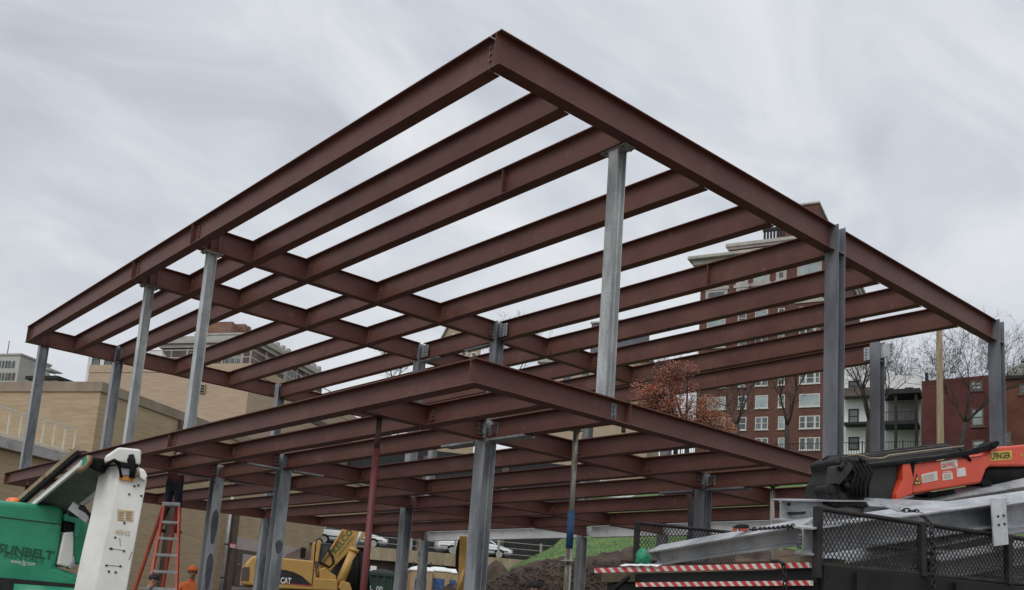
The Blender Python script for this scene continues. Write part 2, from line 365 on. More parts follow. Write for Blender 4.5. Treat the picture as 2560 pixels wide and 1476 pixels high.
c1 = column('grey upper column under the far left end of the rear cross girder', 0.435, 17.71, H1-DL, ZC+0.018, 0.21, 0.19)
zb = H2-DU-0.02
def splice(cx, cy, dx, dy): return ((cx-dx/2+0.012, cy-dy/2+0.006, zb), (cx+dx/2-0.012, cy-0.006, zb+0.012))
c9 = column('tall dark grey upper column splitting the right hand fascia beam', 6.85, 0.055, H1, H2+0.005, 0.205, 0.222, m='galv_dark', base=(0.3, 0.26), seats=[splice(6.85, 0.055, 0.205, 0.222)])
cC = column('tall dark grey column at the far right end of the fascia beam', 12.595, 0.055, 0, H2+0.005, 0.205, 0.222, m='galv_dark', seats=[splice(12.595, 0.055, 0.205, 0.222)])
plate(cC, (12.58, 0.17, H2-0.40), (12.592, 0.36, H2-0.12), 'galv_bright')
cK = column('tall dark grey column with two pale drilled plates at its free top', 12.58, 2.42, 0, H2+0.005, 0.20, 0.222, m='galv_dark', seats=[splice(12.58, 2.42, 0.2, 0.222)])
for ya, yb, s_ in ((2.05, 2.42, 0), (2.42, 2.70, 1)):
    mb = MB(); mb.box((12.545, ya, H2-0.36), (12.555, yb, H2-0.08)); p_ = mb.build('connection_plate', 'galv_bright', cK)
    bolts(p_, [(12.545, (ya+0.05 if s_ == 0 else yb-0.05), H2-0.12-0.066*j) for j in range(4)], (-1, 0, 0))
col_main = [
 ('silver grey column through both decks where two front cross girder lengths meet', 6.86, 7.93, 0, [((6.82, 8.05, zb-0.03), (6.98, 9.0, zb-0.012))]),
 ('grey column through both decks where two middle cross girder lengths meet', 6.855, 10.71, 0, [((6.80, 9.9, zb-0.03), (6.99, 10.6, zb-0.012))]),
 ('grey column through both decks on the rear cross girder, third from its left end', 6.95, 17.70, 0, []),
 ('grey upper column on the rear cross girder, second from its left end', 2.25, 17.66, 0, []),
 ('far grey column at the right end of the front cross girder', 12.6, 7.96, 0, []),
 ('far grey column at the right end of the middle cross girder', 12.6, 10.70, 0, []),
 ('far grey column at the right end of the rear cross girder', 12.6, 17.70, 0, [])]
for lb, x, y, z0, seats in col_main:
    c = column(lb, x, y, z0, H2+0.004, 0.215, 0.2, seats=seats)
    for s_ in (-1,):          # plate towards the camera side with holes
        plate(c, (x-0.02, y-0.32, H2-0.35), (x-0.008, y-0.0065, H2-0.07), 'galv', 'connection_plate',
              [(x-0.02, y-0.27+0.08*q, H2-0.11-0.066*j) for j in range(4) for q in (0, 1)], (-1, 0, 0)) if x < 12 else None
M['galv_stain'] = mat('dark zinc stain', (0.075, 0.08, 0.095), (0.12, 0.125, 0.14), 9, 0.5, metal=.2)
LC = 'grey ground columns under the lower deck'
SZ = H1-DL
for lb, x, y, fl, ax in (
 ('grey ground column with two dark stains, right of the step ladder', 2.175, 10.60, 'Y', 'X'),
 ('grey ground column with a wide plain face, left of the excavator lettering', 2.155, 7.86, 'Y', 'X'),
 ('big blue grey ground column in the middle foreground', 2.16, 2.365, 'X', 'Y'),
 ('dark grey ground column behind the trailer mesh and chain', 6.845, 2.37, 'X', 'Y'),
 ('grey ground column', 6.855, 10.44, 'X', 'Y')):
    if y == 10.44: continue
    seats = []
    if ax == 'X':
        for s_ in (-1, 1): seats.append(((x+(0.12 if s_ > 0 else -0.75), y-0.10, SZ-0.025), (x+(0.75 if s_ > 0 else -0.12), y+0.10, SZ-0.004)))
    else:
        for s_ in (-1, 1): seats.append(((x-0.10, y+(0.13 if s_ > 0 else -0.85), SZ-0.03), (x+0.10, y+(0.85 if s_ > 0 else -0.13), SZ-0.004)))
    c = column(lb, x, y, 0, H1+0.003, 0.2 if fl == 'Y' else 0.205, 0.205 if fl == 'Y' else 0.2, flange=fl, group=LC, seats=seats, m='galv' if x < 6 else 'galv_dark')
    if fl == 'Y': plate(c, (x+0.0, y-0.34, H1-0.22), (x+0.1, y-0.325, H1-0.03), 'galv') if False else None
    if x < 2.17 and fl == 'Y' or y == 10.60:
        for zc_, hh in (((2.62, .34), (1.75, .36)) if y == 10.60 else ((2.2, .12),)):
            mb = MB(); mb.prism([V((x+.01+.065*math.cos(t)*(1+.15*math.sin(3*t)), y-.1035, zc_+hh*math.copysign(abs(math.sin(t))**.7, math.sin(t)))) for t in [2*math.pi*i/28 for i in range(28)]], (0, -.0012, 0)); mb.build('stain', 'galv_stain', c)
    if fl == 'X':
        plate(c, (x-0.105-0.012, y-0.10, H1-0.20), (x-0.105, y-0.015, H1-0.03), 'galv', 'connection_plate', [(x-0.117, y-0.06, H1-0.06-0.055*j) for j in range(3)], (-1, 0, 0))
        plate(c, (x-0.006, y-0.24, H1-0.20), (x+0.006, y-0.008, H1-0.03), 'galv', 'connection_plate', [(x-0.006, y-0.2, H1-0.06-0.055*j) for j in range(3)], (-1, 0, 0))
    else:
        plate(c, (x+0.015, y-0.118, H1-0.20), (x+0.1, y-0.106, H1-0.04), 'galv', 'connection_plate', [(x+0.055, y-0.118, H1-0.07-0.05*j) for j in range(3)], (0, -1, 0))
# ------------------------------------------------------------------ places seen behind the frame
M['tan'] = mat('tan brick', (0.355, 0.268, 0.170), (0.44, 0.335, 0.222), 1.2, 0.9, bump=0.08, bscale=14, streak=(1, 1, 9), fine=0.09, spec=0.2, spot=(0.35, 0.60, (0.33, 0.245, 0.165), 0.2))
M['tan2'] = mat('tan brick grey', (0.38, 0.295, 0.215), (0.45, 0.35, 0.26), 1.0, 0.9, streak=(1, 1, 9), fine=0.09, spot=(0.3, 0.60, (0.35, 0.265, 0.19), 0.2), spec=0.2)
M['cap'] = mat('coping', (0.23, 0.18, 0.135), (0.30, 0.24, 0.18), 1.0, 0.8)
M['lav'] = mat('painted wall', (0.36, 0.30, 0.28), (0.44, 0.37, 0.35), 0.8, 0.85, fine=0.05)
M['brown'] = mat('brown paint', (0.085, 0.06, 0.045), (0.12, 0.085, 0.065), 2, 0.7)
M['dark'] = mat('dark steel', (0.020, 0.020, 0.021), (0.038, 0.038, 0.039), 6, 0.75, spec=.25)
M['black'] = mat('black rubber', (0.007, 0.007, 0.0075), (0.015, 0.015, 0.015), 8, 0.85, spec=.2)
M['white'] = mat('white paint', (0.70, 0.71, 0.70), (0.80, 0.80, 0.78), 3, 0.5)
M['cream'] = mat('cream paint', (0.62, 0.58, 0.48), (0.72, 0.68, 0.58), 3, 0.6)
M['slab'] = mat('concrete slab', (0.30, 0.30, 0.29), (0.42, 0.41, 0.39), 2, 0.85, spot=(1.6, 0.6, (0.2, 0.2, 0.2)))
M['conc'] = mat('weathered concrete', (0.26, 0.20, 0.13), (0.36, 0.30, 0.21), 1.5, 0.9, spot=(1.1, 0.58, (0.20, 0.085, 0.025)), streak=(1.4, 1.4, 0.25))
M['soil'] = mat('dark soil', (0.035, 0.023, 0.016), (0.095, 0.064, 0.044), 1.7, 0.95, bump=1.0, bscale=7, spot=[(5, 0.63, (0.15, 0.11, 0.08)), (2.3, 0.62, (0.02, 0.013, 0.009)), (11, 0.66, (0.19, 0.14, 0.105))], fine=0.3)
M['grass'] = mat('grass', (0.050, 0.108, 0.020), (0.092, 0.158, 0.036), 0.7, 0.95, bump=0.3, bscale=14, spot=[(0.9, 0.55, (0.13, 0.17, 0.055), 0.2), (3.2, 0.64, (0.15, 0.14, 0.07), 0.1)], fine=0.25)
M['asphalt'] = mat('asphalt', (0.05, 0.05, 0.052), (0.075, 0.075, 0.075), 1.0, 0.9)
M['site'] = mat('site ground', (0.07, 0.055, 0.042), (0.13, 0.105, 0.082), 0.5, 0.95, bump=0.5, bscale=4, spot=(1.2, 0.6, (0.07, 0.055, 0.042)))
M['brick'] = mat('red brick', (0.105, 0.050, 0.039), (0.150, 0.076, 0.062), 0.9, 0.9, streak=(1, 1, 9), fine=0.15, spec=0.2)
M['brick2'] = mat('deep red brick', (0.082, 0.028, 0.026), (0.112, 0.042, 0.038), 0.5, 0.9, spot=(0.7, 0.6, (0.075, 0.024, 0.022)), fine=0.1, spec=0.2)
M['brick3'] = mat('brown brick', (0.095, 0.038, 0.026), (0.14, 0.06, 0.043), 0.5, 0.9, fine=0.1, spec=0.2)
M['stone'] = mat('pale stone', (0.33, 0.315, 0.28), (0.44, 0.42, 0.375), 0.7, 0.8)
M['stucco'] = mat('white stucco', (0.62, 0.63, 0.63), (0.74, 0.74, 0.73), 0.4, 0.85)
M['pale'] = mat('pale render', (0.38, 0.385, 0.34), (0.44, 0.445, 0.395), 0.3, 0.85)
M['glass'] = mat('window glass', (0.03, 0.036, 0.04), (0.11, 0.13, 0.14), 0.35, 0.12, spec=0.8)
M['glass_pale'] = mat('pale blind', (0.22, 0.27, 0.28), (0.36, 0.42, 0.42), 0.3, 0.2, spec=0.6)
M['bark'] = mat('bark', (0.028, 0.022, 0.020), (0.06, 0.048, 0.042), 5, 0.95, bump=0.4)
M['pole'] = mat('pole wood', (0.16, 0.125, 0.075), (0.27, 0.21, 0.13), 3, 0.9, streak=(3, 3, 0.25), bump=0.3)
M['grey_tower'] = mat('grey cladding', (0.105, 0.11, 0.13), (0.13, 0.14, 0.16), 0.3, 0.7)
M['carwhite'] = mat('white car paint', (0.74, 0.75, 0.77), None, rough=0.25)
M['rail'] = mat('rail steel', (0.30, 0.30, 0.28), (0.40, 0.40, 0.38), 3, 0.6)

def lvl(v): return V((v.x, v.y, 0)).normalized()
class Face:
    """a vertical wall plane: p a point on it, t level direction along it (towards the right of the photo)"""
    def __init__(s, p, t):
        s.p = V((p.x, p.y, 0)); s.t = lvl(t); s.n = V((s.t.y, -s.t.x, 0))
        if s.n.dot(CAM-s.p) < 0: s.n = -s.n
    def sz(s, x, y):
        q = onP(x, y, s.p, s.n); return ((q-s.p).dot(s.t), q.z)
    def pt(s, u, z, d=0.0): return s.p+s.t*u+V((0, 0, z))+s.n*d
    def box(s, mb, u0, u1, z0, z1, d0, d1):
        P = s.pt
        return mb.hexa([P(u0, z0, d0), P(u1, z0, d0), P(u1, z0, d1), P(u0, z0, d1), P(u0, z1, d0), P(u1, z1, d0), P(u1, z1, d1), P(u0, z1, d1)])
def window(F, par, u0, u1, z0, z1, fr=0.12, pane='glass', frame='white', lights=1, sill=True, org=None, depth=0.06):
    mb = MB()
    F.box(mb, u0, u0+fr, z0, z1, 0.0, depth); F.box(mb, u1-fr, u1, z0, z1, 0.0, depth)
    F.box(mb, u0+fr, u1-fr, z0, z0+fr, 0.0, depth-0.004); F.box(mb, u0+fr, u1-fr, z1-fr, z1, 0.0, depth-0.004)
    w_ = (u1-u0)
    if lights == 3:
        for f_ in (0.27, 0.70): F.box(mb, u0+w_*f_, u0+w_*f_+fr*2.2, z0+fr, z1-fr, 0.0, depth-0.008)
    if lights == 2: F.box(mb, (u0+u1)/2-fr*0.8, (u0+u1)/2+fr*0.8, z0+fr, z1-fr, 0.0, depth-0.008)
    if lights >= 1 and lights != 9: F.box(mb, u0+fr, u1-fr, (z0+z1)/2-fr*0.35, (z0+z1)/2+fr*0.35, 0.0, depth-0.02)
    if sill: F.box(mb, u0-fr*0.7, u1+fr*0.7, z0-fr, z0-0.003, 0.0, depth+0.08)
    wn = mb.build('window', frame, par)
    mb = MB(); F.box(mb, u0+fr, u1-fr, z0+fr, z1-fr, 0.004, 0.018); mb.build('pane', pane, wn)
    return wn
def block(F, par, name, m, u0, u1, z0, z1, depth, front=0.0, bevel=0.0):
    mb = MB(); F.box(mb, u0, u1, z0, z1, front-depth, front); return mb.build(name, m, par, bevel=bevel)

# ---- ground, rising towards the back of the site
def gz(x, y):
    d = (V((x, y, 0))-V((CAM.x, CAM.y, 0))); s = d.dot(lvl(FW))
    t = max(0.0, min(1.0, (s-21)/34)); t = t*t*(3-2*t)
    return 1.95*t
mb = MB(); n_ = 70; vs = []
for j in range(n_+1):
    for i in range(n_+1):
        x = -60+220*(i/n_)**1.0; y = -40+240*(j/n_)
        vs.append((x, y, gz(x, y)+0.05*mnoise.noise(V((x*0.4, y*0.4, 0)))))
mb.add(vs, [(j*(n_+1)+i, j*(n_+1)+i+1, (j+1)*(n_+1)+i+1, (j+1)*(n_+1)+i) for j in range(n_) for i in range(n_)], True)
struct(mb.build('ground', 'site'))
mb = MB(); mb.add([(-1500, -1500, -0.6), (1800, -1500, -0.6), (1800, 1800, -0.6), (-1500, 1800, -0.6)], [(0, 1, 2, 3)]); struct(mb.build('far_ground', 'site'))

# ---- tan brick building on the left
T1 = lvl(ray(1975, 1600)); FA = Face(at(588, 1464, 50), T1)
us, zs = FA.sz(255, 957); FA.p = FA.pt(us, 0); ZR = zs                  # origin at the corner
uend = FA.sz(921, 1400)[0]
tb = root('brick_building', FA.pt(0, 0), 'tan brick building with lavender painted base, brown door and terrace on the left', 'building')
L1 = -FA.n                                                              # direction of the left wall
FL = Face(FA.p, L1)                                                    # left wall, local u grows away from the corner
if FL.t.dot(L1) < 0: FL.t = -FL.t
mb = MB(); FA.box(mb, 0, uend, -1, ZR-0.02, -30, 0); mb.build('wall', 'tan', tb)
mb = MB(); FA.box(mb, -0.06, uend+0.06, ZR-0.38, ZR+0.04, -30.06, 0.08); mb.build('coping', 'cap', tb, bevel=0.02)
zl = FA.sz(588, 1341)[1]
mb = MB(); FA.box(mb, FA.sz(577, 1400)[0], uend-0.02, -0.9, zl, 0.0, 0.03); mb.build('painted_base', 'lav', tb)
u0, z0 = FA.sz(588, 1372); u1, _ = FA.sz(640, 1372); zg = FA.sz(600, 1465)[1]
mb = MB(); FA.box(mb, u0, u1, zg, z0, 0.03, 0.10); dr = mb.build('door_frame', 'brown', tb)
mb = MB(); FA.box(mb, u0+0.1, u0+0.55, zg, z0-0.12, 0.10, 0.12); d_ = mb.build('door', 'brown', tb)
mb = MB(); FA.box(mb, u0+0.6, u1-0.08, zg, z0-0.2, 0.10, 0.115); mb.build('door_panel', 'lav', tb)
mb = MB(); mb.ball(FA.pt(u0+0.2, zg+1.0, 0.16), 0.05); mb.build('handle', 'rail', d_)
# pilaster, recess, louvre
for px, y0, y1, wpx in ((455, 1020, 1400, 9), (584, 1285, 1470, 14)):
    a, zt = FA.sz(px-wpx/2, y0); b, _ = FA.sz(px+wpx/2, y0); mb = MB(); FA.box(mb, a, b, -0.8, min(zt, ZR-0.4), 0.031, 0.22); mb.build('pilaster', 'brown', tb)
u0, z1 = FA.sz(735, 1040); u1, z0 = FA.sz(862, 1085); mb = MB(); FA.box(mb, u0, u1, z0, z1, 0.032, 0.3); mb.build('dark_panel', 'brown', tb)
# downpipe
a, zt = FA.sz(562, 1268); b, zb_ = FA.sz(545, 1470)
pp = root('drain_pipe', FA.pt(a, 1.2, 0.3), 'pale blue grey downpipe on the tan wall right of the stained column', 'pipe')
mb = MB(); mb.tube([FA.pt(a, zt+2.5, 0.33), FA.pt(a, 0.8, 0.33)], 0.09, 10); mb.m = 1
for k in range(4): mb.tube([FA.pt(a, 2.2+1.6*k, 0.33), FA.pt(a, 2.26+1.6*k, 0.33)], 0.105, 10)
mb.build('pipe', ['galv_bright', 'dark'], pp)
# little red notice next to the pipe
M['signred'] = mat('sign red', (0.50, 0.03, 0.05), None, rough=0.5)
u0, z1 = FA.sz(557, 1357); u1, z0 = FA.sz(572, 1371)
sg = root('notice_sign', FA.pt(u0, z0, 0.4), 'small red notice with white lines beside the pale downpipe', 'sign')
mb = MB(); FA.box(mb, u0, u1, z0, z1, 0.36, 0.40); mb.build('board', 'signred', sg)
mb = MB()
for k in range(3):
    zz = z1-(z1-z0)*(0.2+0.27*k); FA.box(mb, u0+0.06, u1-0.06-0.08*(k % 2), zz-0.035, zz, 0.40, 0.405)
mb.build('lettering', 'white', sg)
# terrace in front of the left wall, slab and railing
uL = FA.sz(-60, 1100)[0]
zt1 = FA.sz(0, 1092)[1]
mb = MB(); FA.box(mb, uL, -0.01, -1, zt1-0.42, -12, -0.01); mb.build('terrace_wall', 'tan', tb)
mb = MB(); FA.box(mb, uL-0.2, -0.02, zt1-0.40, zt1, -12, 0.25); mb.build('terrace_slab', 'slab', tb, bevel=0.02)
rl = root('railing', FA.pt(uL, zt1, 0), 'cream slatted railing along the terrace edge on the far left', 'railing')
ur = FA.sz(184, 1080)[0]; mb = MB()
for zz in (zt1+0.10, zt1+1.0): mb.bar(FA.pt(uL, zz, 0.1), FA.pt(ur, zz, 0.1), 0.06, 0.06)
mb.build('rails', 'cream', rl); k = ur
while k > uL:
    mb = MB(); mb.bar(FA.pt(k, zt1, 0.1), FA.pt(k, zt1+1.0, 0.1), 0.05, 0.05, up=(1, 0, 0)); mb.build('slat', 'cream', rl); k -= 0.55
# grey boards lying at the terrace end
u0 = FA.sz(205, 1125)[0]; bo = root('board_stack', FA.pt(u0, zt1, 0), 'dark boards stacked on the terrace slab end', 'boards')
for k in range(3): mb = MB(); FA.box(mb, u0-0.1*k, -0.12-0.03*k, zt1+0.005+0.09*k, zt1+0.085+0.09*k, -0.4-0.1*k, 0.15); mb.build('board', 'brown', bo)
# taller rear block of the same brick
FB = Face(at(629, 909, 66), T1); ub, ZB = FB.sz(629, 909); FB.p = FB.pt(ub, 0)
t2 = root('brick_building', FB.pt(0, 0), 'taller tan brick block behind the first, with a pale cap and roof railing', 'building')
FBL = Face(FB.p, -FB.n)
if FBL.t.dot(-FB.n) < 0: FBL.t = -FBL.t
lw = FBL.sz(222, 930)[0]
mb = MB(); FB.box(mb, 0, 30, 0, ZB-0.6, -lw, 0); mb.build('wall', 'tan2', t2)
mb = MB(); FB.box(mb, -0.03, 30, ZB-0.57, ZB, -lw, 0.03); mb.build('parapet', 'tan2', t2)
mb = MB(); FB.box(mb, 0.02, 30, ZB-0.60, ZB-0.57, -lw+0.02, -0.02); mb.build('joint', 'dark', t2)
def roof_rail(F, u0, u1, z, label, step=2.4, d=-0.3, h=1.1):
    r_ = root('roof_railing', F.pt(u0, z, d), label, 'railing')
    mb = MB()
    for zz in (0.55, h): mb.bar(F.pt(u0, z+zz, d), F.pt(u1, z+zz, d), 0.06, 0.06)
    mb.build('rails', 'rail', r_); k = u0
    while k <= u1:
        mb = MB(); mb.bar(F.pt(k, z, d), F.pt(k, z+h, d), 0.06, 0.06, up=(1, 0, 0)); mb.build('post', 'rail', r_); k += step
roof_rail(FB, 0.2, 28, ZB, 'thin steel railing along the right roof edge of the taller tan block')
roof_rail(FBL, 0.3, lw-0.5, ZB, 'thin steel railing along the left roof edge of the taller tan block', step=3.2)
u0, z1 = FBL.sz(500, 962); u1, z0 = FBL.sz(514, 984)
vt = root('wall_vent', FBL.pt(u0, z0, 0.05), 'small dark louvred vent on the tan wall right of the slim column', 'vent')
mb = MB(); FBL.box(mb, min(u0, u1), max(u0, u1), z0, z1, 0.0, 0.12); mb.build('frame', 'cap', vt)
mb = MB()
for k in range(3): zz = z0+(z1-z0)*(0.1+0.3*k); FBL.box(mb, min(u0, u1)+0.08, max(u0, u1)-0.08, zz, zz+(z1-z0)*0.16, 0.12, 0.135)
mb.build('louvre', 'black', vt)

# ---- old hotel with a crenellated tower behind the tan blocks
TH = lvl(ray(1975, 1600)); FH = Face(at(640, 870, 165), TH)
uh, ZH = FH.sz(648, 846); FH.p = FH.pt(uh, 0)
FHL = Face(FH.p, -FH.n)
if FHL.t.dot(-FH.n) < 0: FHL.t = -FHL.t
ht = root('old_hotel', FH.pt(0, 0), 'dark brick old hotel with pale parapet and crenellated brick tower seen between the upper beams', 'building')
M['hotelbrick'] = mat('hotel brick', (0.085, 0.062, 0.055), (0.125, 0.095, 0.085), 0.4, 0.9, fine=0.1)
M['hotelstone'] = mat('hotel stone', (0.30, 0.29, 0.265), (0.40, 0.39, 0.355), 0.35, 0.9)
LH = FHL.sz(402, 900)[0]; RH = FH.sz(812, 905)[0]
mb = MB(); FH.box(mb, 0, RH, 0, ZH-0.9, -LH, 0); mb.build('wall', 'hotelbrick', ht)
mb = MB(); FH.box(mb, -0.8, RH+0.8, ZH-0.9, ZH-0.35, -LH-0.8, 0.8); FH.box(mb, -0.4, RH+0.4, ZH-1.6, ZH-0.9, -LH-0.4, 0.4); mb.build('cornice', 'hotelstone', ht, bevel=0.05)
mb = MB(); FH.box(mb, 0.3, RH-.3, ZH-0.35, ZH+0.7, -LH+.3, -0.3); mb.build('parapet', 'hotelstone', ht)
for k in range(12): u = RH*(k+.3)/12; mb = MB(); FH.box(mb, u, u+RH/30, ZH+.7, ZH+1.35, -.9, -.3); mb.build('parapet_block', 'hotelstone', ht)
pa, pb2 = FHL.sz(612, 845)[0], FHL.sz(476, 850)[0]
mb = MB(); FHL.box(mb, pa, pb2, ZH-0.35, ZH+1.2, -9, -1.6); mb.build('penthouse', 'stone', ht)
mb = MB(); FHL.box(mb, pa-.3, pb2+.3, ZH+1.2, ZH+1.5, -9.2, -1.3); mb.build('penthouse_cornice', 'hotelstone', ht)
FHP = Face(FHL.pt(0, 0, -1.6), FHL.t); FHP.t = FHL.t
for k in range(7): u = pa+1+(pb2-pa-2)*k/7; window(FHP, ht, u, u+.9, ZH+.1, ZH+.95, .12, frame='brown', lights=9, sill=False)
mb = MB(); FHL.box(mb, pb2-1.2, pb2, ZH+1.5, ZH+3.4, -3, -1.6); mb.build('chimney', 'stone', ht)
for k in range(9):
    u = 3+LH*0.6*k/9; window(FHL, ht, u+1, u+2.2, ZH-2.4, ZH-0.9, 0.15, frame='brown', lights=9, sill=False) if False else None
# windows on both sides, in groups of three
for F_, L_, sgn in ((FH, RH, 1), (FHL, LH, 1)):
    k = 3.0
    while k < L_-5:
        for row in range(4):
            z1 = ZH-2.4-4.0*row
            for q in range(3): window(F_, ht, k+1.15*q, k+1.15*q+0.95, z1-2.3, z1, 0.13, frame='hotelstone', lights=1, sill=False)
        mb = MB(); F_.box(mb, k-0.4, k-0.05, ZH-20, ZH-1.7, 0.0, 0.12); F_.box(mb, k+3.5, k+3.85, ZH-20, ZH-1.7, 0.0, 0.12); mb.build('pilaster', 'hotelstone', ht)
        k += 7.2
FT = Face(FH.pt(8, 0, -12), TH); ut, zt = FT.sz(581, 803); ue, _ = FT.sz(634, 803); zb_ = FT.sz(600, 840)[1]
M['towerbrick'] = mat('tower brick', (0.17, 0.085, 0.06), (0.23, 0.125, 0.09), 0.6, 0.9, fine=0.1)
mb = MB(); FT.box(mb, ut, ue, ZH-3, zt-1.2, -6, 0); tw = mb.build('tower', 'towerbrick', ht)
W_ = ue-ut
for k in range(5):
    mb = MB(); a = ut+W_*k/5; FT.box(mb, a, a+W_*0.12, zt-1.2, zt-0.1+(0.9 if k > 2 else 0), -6, 0); mb.build('merlon', 'towerbrick', tw)
mb = MB(); FT.box(mb, ut+W_*0.2, ut+W_*0.75, zt-5.0, zt-3.6, 0, 0.05); mb.build('tower_opening', 'dark', tw)
mb = MB(); FT.box(mb, ue+0.2, ue+3.2, ZH-1, zt-1.7, -5, -0.3); FT.box(mb, ue-0.1, ue+3.5, zt-1.7, zt-1.3, -5.3, 0); mb.build('lift_house', 'stone', ht)
mb = MB(); FT.box(mb, ue+1.0, ue+2.0, zt-4.2, zt-2.6, -0.3, -0.25); mb.build('window', 'glass', ht)
# ---- pale building far left
FP = Face(at(52, 900, 185), TH); up, ZP = FP.sz(52, 889); FP.p = FP.pt(up, 0); FPL = Face(FP.p, -FP.n)
if FPL.t.dot(-FP.n) < 0: FPL.t = -FPL.t
pb = root('pale_building', FP.pt(0, 0), 'pale flat roofed building with narrow arched windows at the far left edge', 'building')
rp = FP.sz(128, 910)[0]
mb = MB(); FP.box(mb, 0, rp, 0, ZP, -22, 0); mb.build('wall', 'pale', pb)
mb = MB(); FP.box(mb, -0.15, rp+0.15, ZP, ZP+0.35, -22, 0.15); mb.build('coping', 'hotelstone', pb)
for row, (ya, yb) in enumerate(((902, 920), (932, 951))):
    for px in (36, 26, 17, 9, 1):
        u, z1 = FPL.sz(px+3, ya); u2, z0 = FPL.sz(px, yb)
        a, b = u, u+(0.62 if px > 20 else 0.42)
        mb = MB(); poly = [FPL.pt(a, z0, 0.0), FPL.pt(b, z0, 0.0)]+[FPL.pt((a+b)/2+(b-a)/2*math.cos(t), z1-(b-a)/2+(b-a)/2*math.sin(t), 0.0) for t in [math.pi*i/8 for i in range(9)]]
        mb.prism([p+FPL.n*0.02 for p in poly], FPL.n*0.05); mb.build('window', 'glass' if row == 0 or px < 20 else 'brown', pb)
mb = MB(); mb.tube([FPL.pt(4, ZP, -1), FPL.pt(4, ZP+3, -1)], 0.07, 6); mb.build('mast', 'dark', pb)
# ---- roof unit with round vents and two dishes
FU = Face(at(180, 950, 95), TH); ua, zu = FU.sz(143, 947); uc, _ = FU.sz(217, 947); zb_ = FU.sz(180, 970)[1]
FUL = Face(FU.pt(uc, 0), -FU.n)
ru = root('roof_unit', FU.pt(ua, zb_), 'low grey roof unit with round vents on the roof behind the tan wall', 'roof unit')
Lu = (uc-ua)
mb = MB(); FU.box(mb, ua, uc, zb_-6, zu-0.1, -3, 0); mb.build('housing', 'slab', ru)
mb = MB(); FU.box(mb, ua-0.3, uc+0.3, zu-0.1, zu+0.2, -3.3, 0.3); mb.build('roof', 'dark', ru)
for k in range(4):
    c = FU.pt(ua+Lu*(0.14+0.22*k), zu-0.75, 0.0); mb = MB(); mb.tube([c, c+FU.n*0.06], 0.32, 14); mb.build('vent', 'black', ru)
for px, nm in ((147, 'left of a pair of grey satellite dishes above the low roof unit'), (160, 'right of a pair of grey satellite dishes above the low roof unit')):
    u, zc_ = FU.sz(px, 936); r_ = root('satellite_dish', FU.pt(u, zu+0.2, -1), nm, 'satellite dish', 'satellite dishes on the roof unit')
    mb = MB(); mb.tube([FU.pt(u+0.15, zu+0.2, -1), FU.pt(u, zc_-0.05, -1)], 0.05, 6); mb.build('mast', 'rail', r_)
    c = FU.pt(u, zc_+0.15, -1); ax = (V((0, 0, 1))*0.9+FU.n*0.35).normalized(); x = ax.orthogonal().normalized(); y = ax.cross(x); rg = []
    for i in range(6):
        rr = 0.62*i/5+0.01; rg.append([c+ax*(rr*rr*0.55)+(x*math.cos(2*math.pi*j/18)+y*math.sin(2*math.pi*j/18))*rr for j in range(18)])
    for i in range(5, -1, -1):
        rr = 0.62*i/5+0.01; rg.append([c+ax*(rr*rr*0.55-0.03)+(x*math.cos(2*math.pi*j/18)+y*math.sin(2*math.pi*j/18))*rr for j in range(18)])
    mb = MB(); mb.loft(rg); mb.build('dish', 'rail', r_)
# ---- white block with dark windows between the columns on the left
FW_ = Face(at(270, 900, 130), V((0, 0, 0))+lvl(CR)+lvl(FW)*0.15); ua, z1 = FW_.sz(222, 888); uc, _ = FW_.sz(405, 888)
wb = root('white_building', FW_.pt(ua, 0), 'white block with rows of dark windows rising behind the tan roof on the left', 'building')
mb = MB(); FW_.box(mb, ua, uc, 0, z1+1.5, -12, 0); mb.build('wall', 'stucco', wb)
k = ua+0.5
while k < uc-1.2:
    for q in range(2): window(FW_, wb, k, k+0.95, z1-1.3-2.2*q, z1+0.3-2.2*q, 0.07, frame='dark', lights=1, sill=False)
    k += 1.5
# ------------------------------------------------------------------ right background: street buildings
M['frame'] = mat('window frame paint', (0.46, 0.45, 0.42), (0.58, 0.57, 0.53), 1.5, 0.7)
M['glass2'] = mat('window glass green', (0.025, 0.04, 0.035), (0.12, 0.15, 0.145), 0.6, 0.12, spec=0.8)
TR = V((-0.357, 0.934, 0))            # the street fronts run this way
FR = Face(at(1900, 1000, 130), TR); FR.t = -FR.t if FR.t.dot(CR) < 0 else FR.t
def px2(F, x0, y0, x1, y1):
    a, za = F.sz(x0, (y0+y1)/2); b, zb2 = F.sz(x1, (y0+y1)/2); xm = (x0+x1)/2
    return min(a, b), max(a, b), F.sz(xm, y1)[1], F.sz(xm, y0)[1]
bb = root('brick_building', FR.p, 'tall red brick apartment block with white framed windows and pale cornice, behind the right bays', 'building')
uL = FR.sz(1745, 900)[0]; uR = FR.sz(2092, 900)[0]; zc0 = FR.sz(1760, 655)[1]
zroof = FR.sz(1900, 604)[1]; zr2 = FR.sz(1950, 600)[1]
mb = MB(); FR.box(mb, uL, uR, 0, zc0, -20, 0); mb.build('wall', 'brick', bb)
mb = MB(); FR.box(mb, uL-1.6, uR+0.8, zc0, zc0+0.5, -20.5, 1.5); FR.box(mb, uL-1.0, uR+0.5, zc0-0.7, zc0, -20.3, 0.9); FR.box(mb, uL-0.5, uR+0.3, zc0-1.5, zc0-0.7, -20.2, 0.4); mb.build('cornice', 'stone', bb, bevel=0.1)
u1 = FR.sz(1820, 620)[0]
mb = MB(); FR.box(mb, u1, uR-0.3, zc0+0.5, zroof, -18, -1.0); mb.build('attic', 'brick', bb)
